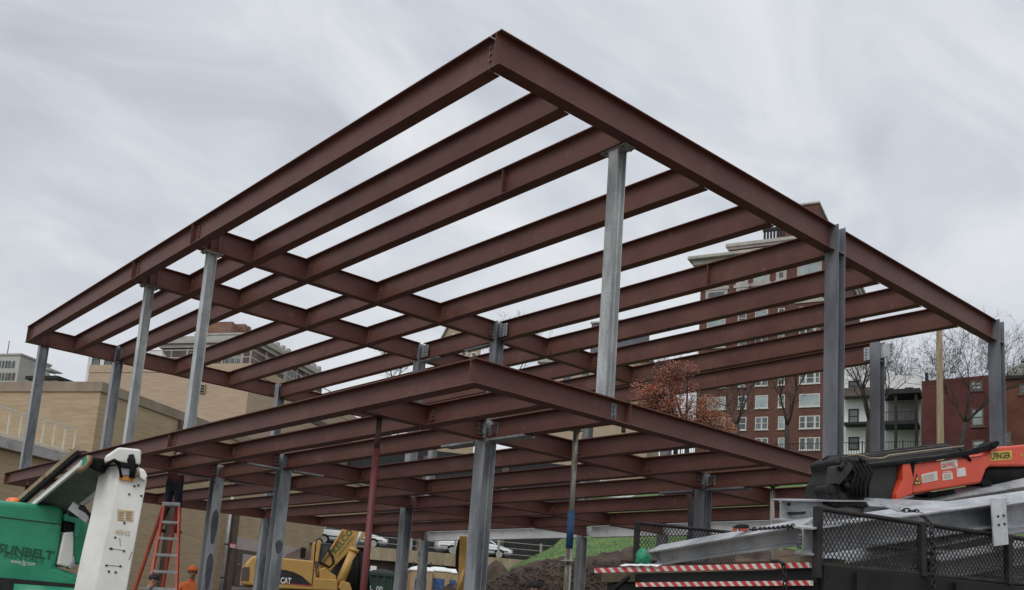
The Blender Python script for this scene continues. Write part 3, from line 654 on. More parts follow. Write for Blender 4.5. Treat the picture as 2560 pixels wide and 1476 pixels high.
mb = MB(); FR.box(mb, u1-0.5, uR, zroof, zroof+0.45, -18.5, -0.5); FR.box(mb, u1-0.25, uR-0.1, zroof-0.35, zroof, -18.2, -0.75); mb.build('roof_cornice', 'stone', bb)
FRb = Face(FR.pt(0, 0, -8), FR.t); FRb.t = FR.t
a, b, z0, z1 = px2(FRb, 2000, 512, 2046, 560); mb = MB(); FRb.box(mb, a-3, b, zroof, z1, -7, 0); tw2 = mb.build('roof_house', 'brick', bb)
mb = MB(); FRb.box(mb, a-3.2, b+0.2, z1, z1+0.25, -7.2, 0.2); mb.build('coping', 'stone', tw2)
FRc = Face(FR.pt(0, 0, -1.4), FR.t); FRc.t = FR.t
for px in range(1909, 1962, 8):
    a, b, z0, z1 = px2(FRc, px, 570, px+4, 600); mb = MB(); FRc.box(mb, a, b, zroof+0.4, z1, -0.4, 0); mb.build('baluster', 'dark', bb)
a, b, z0, z1 = px2(FRc, 1907, 568, 1966, 576); mb = MB(); FRc.box(mb, a, b, z0, z1, -0.4, 0.02); mb.build('balustrade_rail', 'dark', bb)
a, b, z0, z1 = px2(FRc, 1835, 624, 1887, 640); window(FRc, bb, a, b, z0, z1, 0.2, lights=3)
# rows of windows: (columns px, kind)
colx = [(1768, 1814, 1), (1845, 1866, 1), (1888, 1920, 9), (1945, 1962, 1), (1998, 2050, 9)]
rows = [(1040, 1072, 'a'), (985, 1017, 'b'), (930, 960, 'a'), (876, 908, 'b'), (822, 854, 'a'), (766, 800, 'b'), (708, 744, 'c'), (655, 690, 'c')]
SL = -0.0002
for ri, (y0, y1, kd) in enumerate(rows+[(1094, 1126, 'a')]):
    for ci, (x0, x1, li) in enumerate(colx):
        dy = ((x0+x1)/2-2020)*(-0.035-0.00021*(1000-(y0+y1)/2))
        a, b, z0, z1 = px2(FR, x0, y0+dy, x1, y1+dy)
        wide = ci in (2, 4)
        if kd == 'c': window(FR, bb, a-0.25, b+0.25, z0-0.3, z1+0.3, 0.42, pane='glass_pale' if wide else 'glass', frame='stone', lights=9 if wide else 1)
        elif kd == 'b' and wide: window(FR, bb, a, b, z0, z1, 0.13, pane='glass_pale', frame='frame', lights=9)
        else: window(FR, bb, a, b, z0, z1, 0.12, pane=('glass', 'glass_pale', 'glass', 'glass2')[(ri*5+ci*3) % 4], frame='frame', lights=(3 if ci == 4 else 2) if wide else 1)
# side strip seen at the top right
# ---- white building with balcony and porch
FC = Face(at(2190, 1000, 112), TR); FC.t = FR.t
wh = root('white_building', FC.p, 'white stucco building with dark porch, balconies and black windows beside the brick block', 'building')
a, b, z0, z1 = px2(FC, 2078, 928, 2303, 1150); zt = FC.sz(2190, 912)[1]
mb = MB(); FC.box(mb, a, b, 0, FC.sz(2260, 938)[1], -14, 0); mb.build('wall', 'stucco', wh)
a2, b2, _, z2 = px2(FC, 2085, 915, 2190, 960); mb = MB(); FC.box(mb, a, b2, FC.sz(2260, 938)[1], z2, -13, -0.02); mb.build('gable', 'stucco', wh)
for x0, y0, x1, y1 in ((2121, 952, 2149, 980), (2121, 1023, 2147, 1060), (2121, 1093, 2148, 1126), (2262, 969, 2283, 994), (2213, 971, 2234, 995), (2172, 1023, 2180, 1060)):
    a, b, z0, z1 = px2(FC, x0, y0, x1, y1); window(FC, wh, a, b, z0, z1, 0.14, frame='dark', lights=1, sill=False)
for x0, y0, x1, y1, nm in ((2112, 978, 2182, 998, 'balcony'), (2114, 1061, 2180, 1068, 'balcony')):
    a, b, z0, z1 = px2(FC, x0, y0, x1, y1); mb = MB(); FC.box(mb, a, b, z0, z0+0.25, 0, 1.6)
    if y1-y0 > 12:
        FC.box(mb, a, b, z0+0.25, z1, 1.5, 1.6); FC.box(mb, a, a+0.1, z0+0.25, z1, 0, 1.5)
    mb.build(nm, 'dark' if y0 > 1000 else 'brown', wh)
a, b, z0, z1 = px2(FC, 2213, 990, 2300, 1160)
mb = MB(); FC.box(mb, a, b+0.3, z1-0.5, z1, 0, 3.2); mb.build('porch_roof', 'dark', wh)
zf = FC.sz(2255, 1066)[1]
mb = MB(); FC.box(mb, a, b, zf-0.4, zf, 0, 3.0); mb.build('porch_floor', 'dark', wh)
for px in (2216, 2247, 2297):
    u = FC.sz(px, 1030)[0]; mb = MB(); FC.box(mb, u-0.14, u+0.14, 0, z1-0.5, 2.7, 2.98); mb.build('post', 'dark', wh)
mb = MB(); FC.box(mb, a, b, zf+0.95, zf+1.02, 2.8, 2.86); k = a
while k < b: FC.box(mb, k, k+0.05, zf, zf+0.95, 2.8, 2.85); k += 0.22
mb.build('porch_railing', 'dark', wh)
mb = MB(); FC.box(mb, a+0.3, b-0.3, zf+0.05, z1-0.6, 0.0, 0.05); mb.build('porch_wall', 'slab', wh)
a, b, z0, z1 = px2(FC, 2253, 920, 2300, 936); mb = MB()
for k in range(4): mb.bar(FC.pt(a, z0+0.3*k, -1), FC.pt(b, z0+0.3*k, -1), 0.04, 0.04)
mb.build('roof_rail', 'rail', wh)
# ---- deep red and brown brick houses
FD = Face(at(2390, 1000, 105), TR); FD.t = FR.t
rd = root('brick_house', FD.p, 'deep red brick house with a sloping roof edge behind the wooden pole', 'building')
a, b, _, _ = px2(FD, 2305, 950, 2478, 1150); za = FD.sz(2312, 953)[1]; zb3 = FD.sz(2470, 938)[1]
mb = MB(); P = FD.pt
mb.hexa([P(a, 0, -12), P(b, 0, -12), P(b, 0, 0), P(a, 0, 0), P(a, za, -12), P(b, zb3, -12), P(b, zb3, 0), P(a, za, 0)]); mb.build('wall', 'brick2', rd)
for x0, y0, x1, y1 in ((2425, 953, 2456, 976), (2428, 1022, 2460, 1066), (2430, 1100, 2462, 1130)):
    u0, u1, z0, z1 = px2(FD, x0, y0, x1, y1); window(FD, rd, u0, u1, z0, z1, 0.16, pane='glass_pale', frame='brown', lights=1)
u0, u1, z0, z1 = px2(FD, 2318, 930, 2392, 950); mb = MB(); FD.box(mb, u0, u1, za-0.5, z1, -9, -5); mb.build('roof_house', 'slab', rd)
u0, u1, z0, z1 = px2(FD, 2311, 928, 2318, 950); mb = MB(); FD.box(mb, u0, u1, za-0.5, z1, -1.6, -0.6); mb.build('chimney', 'dark', rd)
c = FD.pt(FD.sz(2362, 930)[0], FD.sz(2362, 932)[1], -8); mb = MB(); mb.ball(c, (1.3, 1.3, 0.8), 14, 8); mb.build('roof_vent', 'brown', rd)
FE = Face(at(2540, 1000, 98), TR); FE.t = FR.t
br = root('brick_house', FE.p, 'brown brick house at the right edge behind the last tall column', 'building')
a, b, _, _ = px2(FE, 2500, 950, 2760, 1150); z1 = FE.sz(2530, 948)[1]
mb = MB(); FE.box(mb, a, b, 0, z1, -12, 0); mb.build('wall', 'brick3', br)
mb = MB(); FE.box(mb, a-0.1, b, z1, z1+0.3, -12, 0.2); mb.build('coping', 'dark', br)
for x0, y0, x1, y1 in ((2548, 960, 2575, 985), (2505, 1080, 2528, 1110)):
    u0, u1, z0, z1 = px2(FE, x0, y0, x1, y1); window(FE, br, u0, u1, z0, z1, 0.16, frame='brown', lights=1)
FF = Face(at(2545, 930, 150), TR); FF.t = FR.t
gb = root('grey_building', FF.p, 'pale grey round roofed building peeping over the brown house at the right edge', 'building')
u0, u1, z0, z1 = px2(FF, 2515, 906, 2620, 950); mb = MB()
mb.prism([FF.pt(u0, 0), FF.pt(u1, 0), FF.pt(u1, z1-1)]+[FF.pt(u0+(u1-u0)*k/6, z0+(z1-z0)*math.sin(math.pi*(0.15+0.7*k/6)), 0) for k in range(6, -1, -1)], -FF.n*15); mb.build('wall', 'pale', gb)
mb = MB(); FF.box(mb, u0+2, u0+7, z1-0.2, z1+0.5, -5, -1); mb.build('roof_unit', 'dark', gb)
# ---- grey tower, tan apartment block, tan slab seen through the middle bays
def plain(x0, y0, x1, y1, d, m, name, label, cat='building', dep=14, t=None, base=0):
    F = Face(at((x0+x1)/2, y1, d), t or lvl(CR)); a, b, z0, z1 = px2(F, x0, y0, x1, y1)
    r_ = root(name, F.pt((a+b)/2, base), label, cat)
    mb = MB(); F.box(mb, a, b, base, z1, -dep, 0); mb.build('wall', m, r_)
    mb = MB(); F.box(mb, a-0.3, b+0.3, z1, z1+0.5, -dep-0.3, 0.3); mb.build('coping', 'slab', r_)
    return r_, F, a, b, z1
gt, F, a, b, z1 = plain(1477, 806, 1583, 900, 260, 'grey_tower', 'grey_tower', 'plain grey tower block seen between the upper beams left of the slim column', t=lvl(CR)-lvl(FW)*0.5)
for k in range(6):
    for q in range(5): window(F, gt, a+1.2+q*(b-a-2)/5, a+1.2+q*(b-a-2)/5+1.2, z1-4-4*k, z1-2-4*k, 0.15, frame='grey_tower', lights=9, sill=False)
ts, F, a, b, z1 = plain(1120, 820, 1203, 910, 170, 'tan2', 'tan_tower', 'pale tan slab building seen past the column at the middle of the upper deck', t=lvl(CR)+lvl(FW)*0.2)
for k in range(3):
    for q in range(3): window(F, ts, a+0.6+q*1.9, a+1.6+q*1.9, z1-3-3*k, z1-1.4-3*k, 0.12, lights=1)
ta, F, a, b, z1 = plain(1345, 906, 1625, 1010, 150, 'tan2', 'tan_apartment', 'tan apartment building with grey windows low behind the upper deck, left of the brick block', t=lvl(CR)-lvl(FW)*0.3)
for k in range(3):
    q = a+1
    while q < b-2.5:
        window(F, ta, q, q+1.5, z1-3.2-3.2*k, z1-1.3-3.2*k, 0.15, frame='stone', lights=1); q += 3.0
# ---- iron fence before the buildings
FI = Face(at(2060, 1130, 90), TR); FI.t = FR.t
fe = root('iron_fence', FI.pt(FI.sz(1950, 1130)[0], FI.sz(2060, 1165)[1]), 'black iron fence along the street below the brick block windows', 'fence')
u0 = FI.sz(1700, 1130)[0]; u1 = FI.sz(2420, 1130)[0]; zf1 = FI.sz(2060, 1108)[1]; zf0 = FI.sz(2060, 1175)[1]
mb = MB(); FI.box(mb, u0, u1, zf1-.05, zf1, 0, .05); k = u0
while k < u1: FI.box(mb, k, k+.035, zf0, zf1-.05, .005, .04); k += .22
mb.build('bars', 'dark', fe); k = u0
while k < u1: mb = MB(); FI.box(mb, k, k+.1, zf0-.4, zf1+.08, -.02, .09); mb.build('post', 'dark', fe); k += 3.3
# ---- utility pole
pz = at(2351, 1115, 48); pl = root('utility_pole', V((pz.x, pz.y, 0)), 'weathered wooden utility pole standing before the deep red house', 'pole')
top = at(2343, 770, 48); mb = MB(); mb.tube([V((pz.x, pz.y, 0)), V((pz.x, pz.y, 4)), V((pz.x, pz.y, top.z))], [0.20, 0.185, 0.125], 14); mb.build('pole', 'pole', pl)
# ------------------------------------------------------------------ bare trees
def bare_tree(base, h, label, seed, spread=0.55, lean=(0, 0), r0=0.22, levels=6, name='bare_tree', first=0.32):
    rnd = random.Random(seed); t = root(name, base, label, 'tree', 'bare winter trees along the street')
    tr = MB(); brm = MB()
    def grow(p, d, L, r, lev):
        pts = [p]; rad = [r]; q = V(p); dd = V(d); n = 4
        for i in range(n):
            dd = (dd+V((rnd.uniform(-1, 1), rnd.uniform(-1, 1), rnd.uniform(-0.5, 0.8)))*(0.16 if lev else 0.05)).normalized()
            q = q+dd*(L/n); pts.append(V(q)); rad.append(r*(1-0.36*(i+1)/n))
        (tr if lev == 0 else brm).tube(pts, rad, 8 if lev < 2 else (5 if lev < 3 else 3), cap=lev < 2)
        if lev >= levels: return
        k = rnd.choice((2, 3, 3)) if lev < 3 else rnd.choice((2, 3))
        for i in range(k):
            ang = 2*math.pi*(i+rnd.random()*0.7)/k; tilt = spread*rnd.uniform(0.7, 1.35)
            ax = dd.orthogonal().normalized(); ay = dd.cross(ax)
            nd = (dd*math.cos(tilt)+(ax*math.cos(ang)+ay*math.sin(ang))*math.sin(tilt)); nd.z += 0.10; nd.normalize()
            grow(q, nd, L*rnd.uniform(0.58, 0.86), max(0.012, rad[-1]*rnd.uniform(0.6, 0.8)), lev+1)
        if lev in (1, 2, 3):
            for i in range(2):
                j = rnd.randint(1, 3); nd = (dd+V((rnd.uniform(-1, 1), rnd.uniform(-1, 1), rnd.uniform(0, 0.8)))).normalized(); grow(pts[j], nd, L*0.5, max(0.012, rad[j]*0.45), max(lev+1, 3))
    grow(V(base)-V((0, 0, 1.5)), V((lean[0], lean[1], 1)).normalized(), h*first+1.5, r0*.72, 0)
    tr.build('trunk', 'bark', t); brm.build('branches', 'bark', t)
    return t
def tree_px(x, yb, yt, d, label, seed, **k):
    b = at(x, yb, d); tp = at(x, yt, d); return bare_tree(b, (tp.z-b.z), label, seed, **k)
tree_px(1845, 1125, 925, 85, 'bare dark tree with twisted limbs before the brick block, left of two', 3, r0=0.36, lean=(0.05, 0), spread=0.7)
tree_px(1968, 1130, 930, 84, 'bare upright tree before the brick block, right of two', 12, r0=0.4, spread=0.45)
tree_px(2172, 1130, 885, 86, 'bare spreading tree in front of the white building', 21, r0=0.42, spread=0.62)
tree_px(2395, 1140, 870, 88, 'bare tree with a crooked trunk in front of the deep red house', 35, r0=0.36, spread=0.6, lean=(0.1, -0.1))
tree_px(2330, 1130, 900, 118, 'thin bare tree behind the deep red house, left of the wooden pole', 44, r0=0.25)
tree_px(2535, 1130, 895, 115, 'bare tree at the right edge behind the last tall column', 52, r0=0.3, spread=0.6)
tree_px(1270, 1010, 868, 120, 'bare treetop seen through the upper deck right of the middle column', 61, r0=0.3)
tree_px(985, 1000, 895, 125, 'bare treetop seen under the middle cross girder', 67, r0=0.3)
tree_px(1560, 1050, 950, 110, 'bare tree low behind the lower fascia, right of the slim column', 71, r0=0.35)
tree_px(1690, 1100, 960, 100, 'bare tree left of the brick block edge', 77, r0=0.35)
tree_px(1440, 1130, 1020, 95, 'bare tree seen through the lower deck', 79, r0=0.35)
# ------------------------------------------------------------------ elevated road, bank, cars
def zat(x, y, d): return at(x, y, d).z
def strip_mesh(rows_, name, m, smooth=True, jit=0.0, sub=6, kind='structure', nx=90):
    """rows of (d, [(x, y)...]) give the ground line at level distance d; refined with noise"""
    xs = [p[0] for p in rows_[0][1]]; grid = []
    def lerp(pts, x):
        for (xa, ya), (xb, yb) in zip(pts, pts[1:]):
            if xa <= x <= xb: return ya+(yb-ya)*(x-xa)/(xb-xa)
        return pts[-1][1] if x > pts[-1][0] else pts[0][1]
    x0 = min(p[0] for r_ in rows_ for p in r_[1]); x1 = max(p[0] for r_ in rows_ for p in r_[1])
    for k in range((len(rows_)-1)*sub+1):
        i = min(k//sub, len(rows_)-2); f = (k-i*sub)/sub; row = []
        for j in range(nx+1):
            x = x0+(x1-x0)*j/nx; d = rows_[i][0]*(1-f)+rows_[i+1][0]*f
            a = zat(x, lerp(rows_[i][1], x), rows_[i][0]); b = zat(x, lerp(rows_[i+1][1], x), rows_[i+1][0])
            ff = f*f*(3-2*f); p = at(x, 1500, d); z = a*(1-ff)+b*ff+jit*(mnoise.noise(V((p.x*0.8, p.y*0.8, 1)))+0.5*mnoise.noise(V((p.x*2.3, p.y*2.3, 4)))+0.28*mnoise.noise(V((p.x*6.3, p.y*6.3, 7))))
            row.append((p.x, p.y, z))
        grid.append(row)
    mb = MB(); n = nx+1
    mb.add([p for r_ in grid for p in r_], [(i*n+j, i*n+j+1, (i+1)*n+j+1, (i+1)*n+j) for i in range(len(grid)-1) for j in range(nx)], smooth)
    o = mb.build(name, m, recalc=False); o['kind'] = kind; return o
bank = strip_mesh([(27, [(1150, 1720), (3000, 1720)]),
            (30, [(1150, 1480), (1215, 1462), (1290, 1426), (1360, 1412), (1440, 1402), (1560, 1398), (1800, 1392), (3000, 1420)]),
            (30.8, [(1150, 1476), (1215, 1450), (1290, 1416), (1360, 1403), (1440, 1394), (1560, 1388), (1800, 1380), (3000, 1400)])], 'dirt_bank', 'soil', jit=0.30, sub=26, nx=220)
gr = strip_mesh([(30.9, [(1150, 1490), (1215, 1470), (1290, 1418), (1360, 1404), (1440, 1395), (1560, 1389), (1800, 1381), (3000, 1401)]),
            (46, [(1150, 1500), (1290, 1412), (1350, 1382), (1400, 1352), (1450, 1338), (1560, 1320), (1650, 1300), (1800, 1285), (3000, 1280)]),
            (70, [(1150, 1500), (1290, 1430), (1350, 1400), (1400, 1345), (1450, 1310), (1550, 1280), (1650, 1255), (1780, 1235), (1950, 1188), (2100, 1176), (3000, 1190)]),
            (84, [(1150, 1500), (1290, 1430), (1350, 1400), (1400, 1340), (1450, 1290), (1550, 1250), (1650, 1215), (1780, 1195), (1950, 1176), (2100, 1172), (3000, 1185)]),
            (160, [(1150, 1450), (1290, 1400), (1350, 1370), (1400, 1330), (1450, 1280), (1550, 1250), (1650, 1215), (1780, 1195), (1950, 1176), (2100, 1172), (3000, 1185)])], 'grass_bank', 'grass', jit=0.12)
# blades over the near grass
mb = MB(); rnd = random.Random(5)
dep = bpy.context.evaluated_depsgraph_get()
me = gr.data
for p_ in me.polygons:
    c = gr.matrix_world @ p_.center; c = p_.center+V(gr['_o'])
    d = (c-CAM).length
    if d > 52: continue
    for k in range(34):
        q = [V(me.vertices[i].co)+V(gr['_o']) for i in p_.vertices]; s_, t_ = rnd.random(), rnd.random()
        b = (q[0]*(1-s_)+q[1]*s_)*(1-t_)+(q[3]*(1-s_)+q[2]*s_)*t_
        h = rnd.uniform(0.02, 0.085); a = rnd.uniform(0, 6.28); w_ = V((math.cos(a), math.sin(a), 0))*0.016; tip = b+V((rnd.uniform(-.05, .05), rnd.uniform(-.05, .05), h))
        mb.add([b-w_, b+w_, tip], [(0, 1, 2)])
M['blade'] = mat('grass blade', (0.075, 0.15, 0.03), (0.14, 0.22, 0.06), 3, 0.9)
o = mb.build('grass_tufts', 'blade', recalc=False); o['kind'] = 'stuff'
# clods and stones on the soil
from mathutils.bvhtree import BVHTree
bk_ = bank.data; bo_ = V(bank['_o']); bv = BVHTree.FromPolygons([v.co+bo_ for v in bk_.vertices], [tuple(p.vertices) for p in bk_.polygons])
mb = MB(); rnd = random.Random(11)
for k in range(1500):
    x = rnd.uniform(1170, 1640); y = rnd.uniform(1396, 1490); hit = bv.ray_cast(CAM, ray(x, y).normalized())[0]
    if hit is None or hit.z > at(x, 1404 if x > 1360 else 1404+(1360-x)*.38, 30.3).z: continue
    r = rnd.choice((.015, .02, .03, .045))*rnd.uniform(.7, 1.3); rg = []
    for i_ in range(4): rg.append([hit+V((math.cos(a)*r*(1, 1.1, .8, .2)[i_]*rnd.uniform(.7, 1.3), math.sin(a)*r*(1, 1.1, .8, .2)[i_]*rnd.uniform(.7, 1.3), r*(-.5, .1, .5, .75)[i_])) for a in [2*math.pi*q/6 for q in range(6)]])
    mb.loft(rg, smooth=False)
o = mb.build('soil_clods', 'soil'); o['kind'] = 'stuff'
# elevated road
RDD = 56
pA = at(860, 1386, RDD); pB = at(1500, 1386, RDD+3); zr = at(1120, 1386, RDD+1).z
FRD = Face(V((pA.x, pA.y, 0)), V((pB.x-pA.x, pB.y-pA.y, 0)))
Lr = (V((pB.x, pB.y, 0))-V((pA.x, pA.y, 0))).length
mb = MB(); FRD.box(mb, -30, Lr+30, zr-0.06, zr, -14, -0.4); struct(mb.build('road', 'asphalt'))
rw = root('retaining_wall', FRD.pt(0, zr), 'rust stained concrete edge of the raised road under the white cars', 'wall')
zlow = at(1120, 1416, RDD+1).z
mb = MB(); FRD.box(mb, 1.2, Lr+30, zlow, zr+0.02, -0.4, 0.15); mb.build('concrete_edge', 'conc', rw)
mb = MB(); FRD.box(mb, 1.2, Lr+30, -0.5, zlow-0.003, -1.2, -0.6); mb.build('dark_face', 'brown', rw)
fn = root('road_railing', FRD.pt(0, zr), 'thin steel railing with posts along the raised road', 'railing')
mb = MB()
for zz in (0.3, 0.65, 1.0): mb.bar(FRD.pt(1.2, zr+zz, -0.1), FRD.pt(Lr+8, zr+zz, -0.1), 0.03, 0.03)
mb.build('rails', 'rail', fn); k = 1.2
while k < Lr+8: mb = MB(); mb.bar(FRD.pt(k, zr, -0.1), FRD.pt(k, zr+1.08, -0.1), 0.1, 0.1, up=(1, 0, 0)); mb.build('post', 'rail', fn); k += 2.6
bw = root('dark_wall', FRD.pt(0, zr, -14), 'dark concrete wall behind the raised road and cars', 'wall')
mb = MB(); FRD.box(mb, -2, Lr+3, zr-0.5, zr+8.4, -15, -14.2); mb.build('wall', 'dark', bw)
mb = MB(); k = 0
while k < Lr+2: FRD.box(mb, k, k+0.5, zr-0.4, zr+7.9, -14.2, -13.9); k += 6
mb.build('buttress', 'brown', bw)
# ---- white cars
def car(p, t, label, kind='sedan', sc=1.0):
    t = lvl(t); n = V((-t.y, t.x, 0)); up = V((0, 0, 1)); r_ = root('parked_car', p, label, 'car', 'white cars on the raised road')
    Q = lambda x, y, z: V(p)+t*(x*sc)+n*(y*sc)+up*(z*sc)
    if kind == 'sedan':
        prof = [(-2.3, .45, .86), (-2.25, .35, .95), (-1.1, .33, .98), (1.1, .33, .95), (2.1, .35, .72), (2.35, .45, .6)]
        low = [(x, z0) for x, z0, z1 in prof]; 
        stations = [(-2.32, .45, .80, .72), (-2.2, .32, .93, .80), (-1.6, .28, .97, .86), (-0.6, .28, .96, .87), (0.7, .28, .95, .87), (1.2, .28, .92, .86), (1.9, .3, .80, .82), (2.28, .36, .66, .72), (2.36, .45, .58, .6)]
        roof = [(-1.62, .95, .70), (-0.95, 1.36, .58), (-0.1, 1.42, .57), (0.45, 1.36, .58), (1.25, .93, .72)]
    else:
        stations = [(-2.45, .5, 1.05, .85), (-2.3, .4, 1.1, .92), (-0.8, .38, 1.12, .94), (0.9, .38, 1.12, .94), (1.3, .38, 1.10, .92), (2.3, .42, .98, .88), (2.5, .5, .85, .75)]
        roof = [(-2.35, 1.08, .84), (-2.0, 1.72, .74), (-0.4, 1.78, .74), (0.55, 1.72, .74), (1.3, 1.1, .86)]
    rg = []
    for x, z0, z1, hw in stations:
        rg.append([Q(x, -hw*.8, z0), Q(x, -hw, z0+.12), Q(x, -hw*1.02, (z0+z1)/2), Q(x, -hw*.93, z1-.03), Q(x, -hw*.7, z1), Q(x, hw*.7, z1), Q(x, hw*.93, z1-.03), Q(x, hw*1.02, (z0+z1)/2), Q(x, hw, z0+.12), Q(x, hw*.8, z0)])
    mb = MB(); mb.loft(rg); mb.build('body', 'carwhite', r_, bevel=0.02)
    base_z = roof[0][1]-0.03
    mb = MB(); mb.loft([[Q(x, -w_, base_z), Q(x, -w_, max(z, base_z+.005)), Q(x, w_, max(z, base_z+.005)), Q(x, w_, base_z)] for x, z, w_ in roof], smooth=False); mb.build('glasshouse', 'glass', r_)
    mb = MB(); mid = roof[1:-1]
    mb.loft([[Q(x, -w_-.015, z-.05), Q(x, -w_+.06, z+.03), Q(x, w_-.06, z+.03), Q(x, w_+.015, z-.05)] for x, z, w_ in mid]); 
    for sgn in (-1, 1):
        for (xa, za, wa), (xb, zb_, wb_) in ((roof[0], roof[1]), (roof[-1], roof[-2])): mb.bar(Q(xa, sgn*(wa+.01), za), Q(xb, sgn*(wb_+.01), zb_), .07*sc, .07*sc)
        xm = 0.0; mb.bar(Q(xm, sgn*(roof[2][2]+.1), base_z), Q(xm-.1, sgn*(roof[2][2]+.012), roof[2][1]-.02), .07*sc, .05*sc)
    mb.build('roof', 'carwhite', r_)
    for x in (-1.45, 1.45):
        for s_ in (-1, 1):
            mb = MB(); mb.tube([Q(x, s_*.66, .33), Q(x, s_*.90, .33)], .33*sc, 20); wl = mb.build('wheel', 'black', r_)
            mb = MB(); mb.tube([Q(x, s_*.90, .33), Q(x, s_*.915, .33)], .2*sc, 14); mb.build('rim', 'rail', wl)
    for s_ in (-1, 1):
        mb = MB(); mb.ball(Q(2.26 if kind == 'sedan' else 2.4, s_*.6, .62 if kind == 'sedan' else .85), (.12, .12, .08), 8, 6); mb.build('headlight', 'glass_pale', r_)
        mb = MB(); mb.box((0, 0, 0), (0.001, 0.001, 0.001)) if False else mb.bar(Q(-2.2, s_*.92, .58), Q(2.0, s_*.90, .55), .02*sc, .05*sc); mb.build('side_trim', 'dark', r_)
    return r_
def car_at(x, y, off, label, kind, flip=1, z=None):
    u = FRD.sz(x, y)[0]; p = FRD.pt(u*(1+off/60*0), zr, -off); return car(p, FRD.t*flip, label, kind)
car_at(874, 1382, 2.6, 'white car with dark grille behind the red prop, on the raised road', 'sedan')
car_at(1202, 1384, 2.4, 'white sedan on the raised road, half hidden behind the big middle column', 'sedan')
for x, d, lb in ((1345, 92, 'white van glimpsed between lower deck beams above the grass bank, left one'), (1500, 92, 'white van glimpsed between lower deck beams above the grass bank, right one')):
    p = at(x, 1262, d); car(p, lvl(CR), lb, 'van', 1.25)
# ------------------------------------------------------------------ lettering
def text_obj(txt, name, m, parent, org, xdir, ydir, width=None, height=None, push=0.004, bold=0.0, ext=0.002):
    cu = bpy.data.curves.new('t', 'FONT'); cu.body = txt; cu.align_x = 'LEFT'; cu.offset = bold; cu.extrude = 0.0; cu.resolution_u = 3
    ob = bpy.data.objects.new('t', cu); COL.objects.link(ob); bpy.context.view_layer.update()
    me = bpy.data.meshes.new_from_object(ob.evaluated_get(bpy.context.evaluated_depsgraph_get()))
    bpy.data.objects.remove(ob); bpy.data.curves.remove(cu)
    xs = [v.co.x for v in me.vertices]; ys = [v.co.y for v in me.vertices]
    w0, h0 = max(xs)-min(xs), max(ys)-min(ys); sy = height/h0 if height else width/w0; sx = width/w0 if width else sy
    x_ = V(xdir).normalized(); y_ = V(ydir); y_ = (y_-x_*y_.dot(x_)).normalized(); n = x_.cross(y_).normalized()
    if n.dot(CAM-V(org)) < 0: n = -n
    mb = MB(); vs = [V(org)+x_*((v.co.x-min(xs))*sx)+y_*((v.co.y-min(ys))*sy)+n*push for v in me.vertices]
    mb.add(vs, [tuple(p.vertices) for p in me.polygons]); o = mb.build(name, m, parent, recalc=False)
    bpy.data.meshes.remove(me); return o
# ------------------------------------------------------------------ people
def skin_body(joints, bones, name, parent, mats, pick, sub=2):
    """joints: {name: (point, radius)}; one skinned surface, pelvis is the root"""
    names = list(joints); me = bpy.data.meshes.new('sk')
    me.from_pydata([joints[k][0] for k in names], [(names.index(a), names.index(b)) for a, b in bones], []); 
    ob = bpy.data.objects.new('sk', me); COL.objects.link(ob)
    md = ob.modifiers.new('s', 'SKIN'); sv = me.skin_vertices[0].data
    for i, k in enumerate(names):
        r = joints[k][1]; sv[i].radius = r if isinstance(r, tuple) else (r, r); sv[i].use_root = (k == 'pelvis')
    md.use_smooth_shade = True
    s2 = ob.modifiers.new('u', 'SUBSURF'); s2.levels = sub; s2.render_levels = sub
    bpy.context.view_layer.update()
    m2 = bpy.data.meshes.new_from_object(ob.evaluated_get(bpy.context.evaluated_depsgraph_get()))
    bpy.data.objects.remove(ob)
    mb = MB(); mb.v = [V(v.co) for v in m2.vertices]
    for p in m2.polygons:
        c = V(p.center); mb.f.append(tuple(p.vertices)); mb.sm.append(True); mb.mi.append(pick(c))
    o = mb.build(name, mats, parent, recalc=False); return o
M['jean'] = mat('blue jeans', (0.014, 0.018, 0.032), (0.028, 0.036, 0.06), 9, 0.9, bump=0.3)
M['maroon'] = mat('maroon shirt', (0.055, 0.012, 0.014), (0.085, 0.02, 0.022), 8, 0.9, bump=0.3)
M['skin'] = mat('skin', (0.30, 0.17, 0.12), (0.36, 0.21, 0.15), 6, 0.6)
M['camo'] = mat('grey patterned top', (0.06, 0.06, 0.055), (0.20, 0.19, 0.17), 14, 0.9)
M['vest'] = mat('orange vest', (0.65, 0.13, 0.03), (0.80, 0.20, 0.05), 6, 0.7)
M['boot'] = mat('boot leather', (0.03, 0.02, 0.015), (0.05, 0.035, 0.025), 8, 0.7)
M['hat_dark'] = mat('dark cap', (0.012, 0.012, 0.016), (0.02, 0.02, 0.026), 8, 0.8)
M['hat_red'] = mat('maroon hat', (0.16, 0.012, 0.05), (0.2, 0.02, 0.07), 8, 0.6)
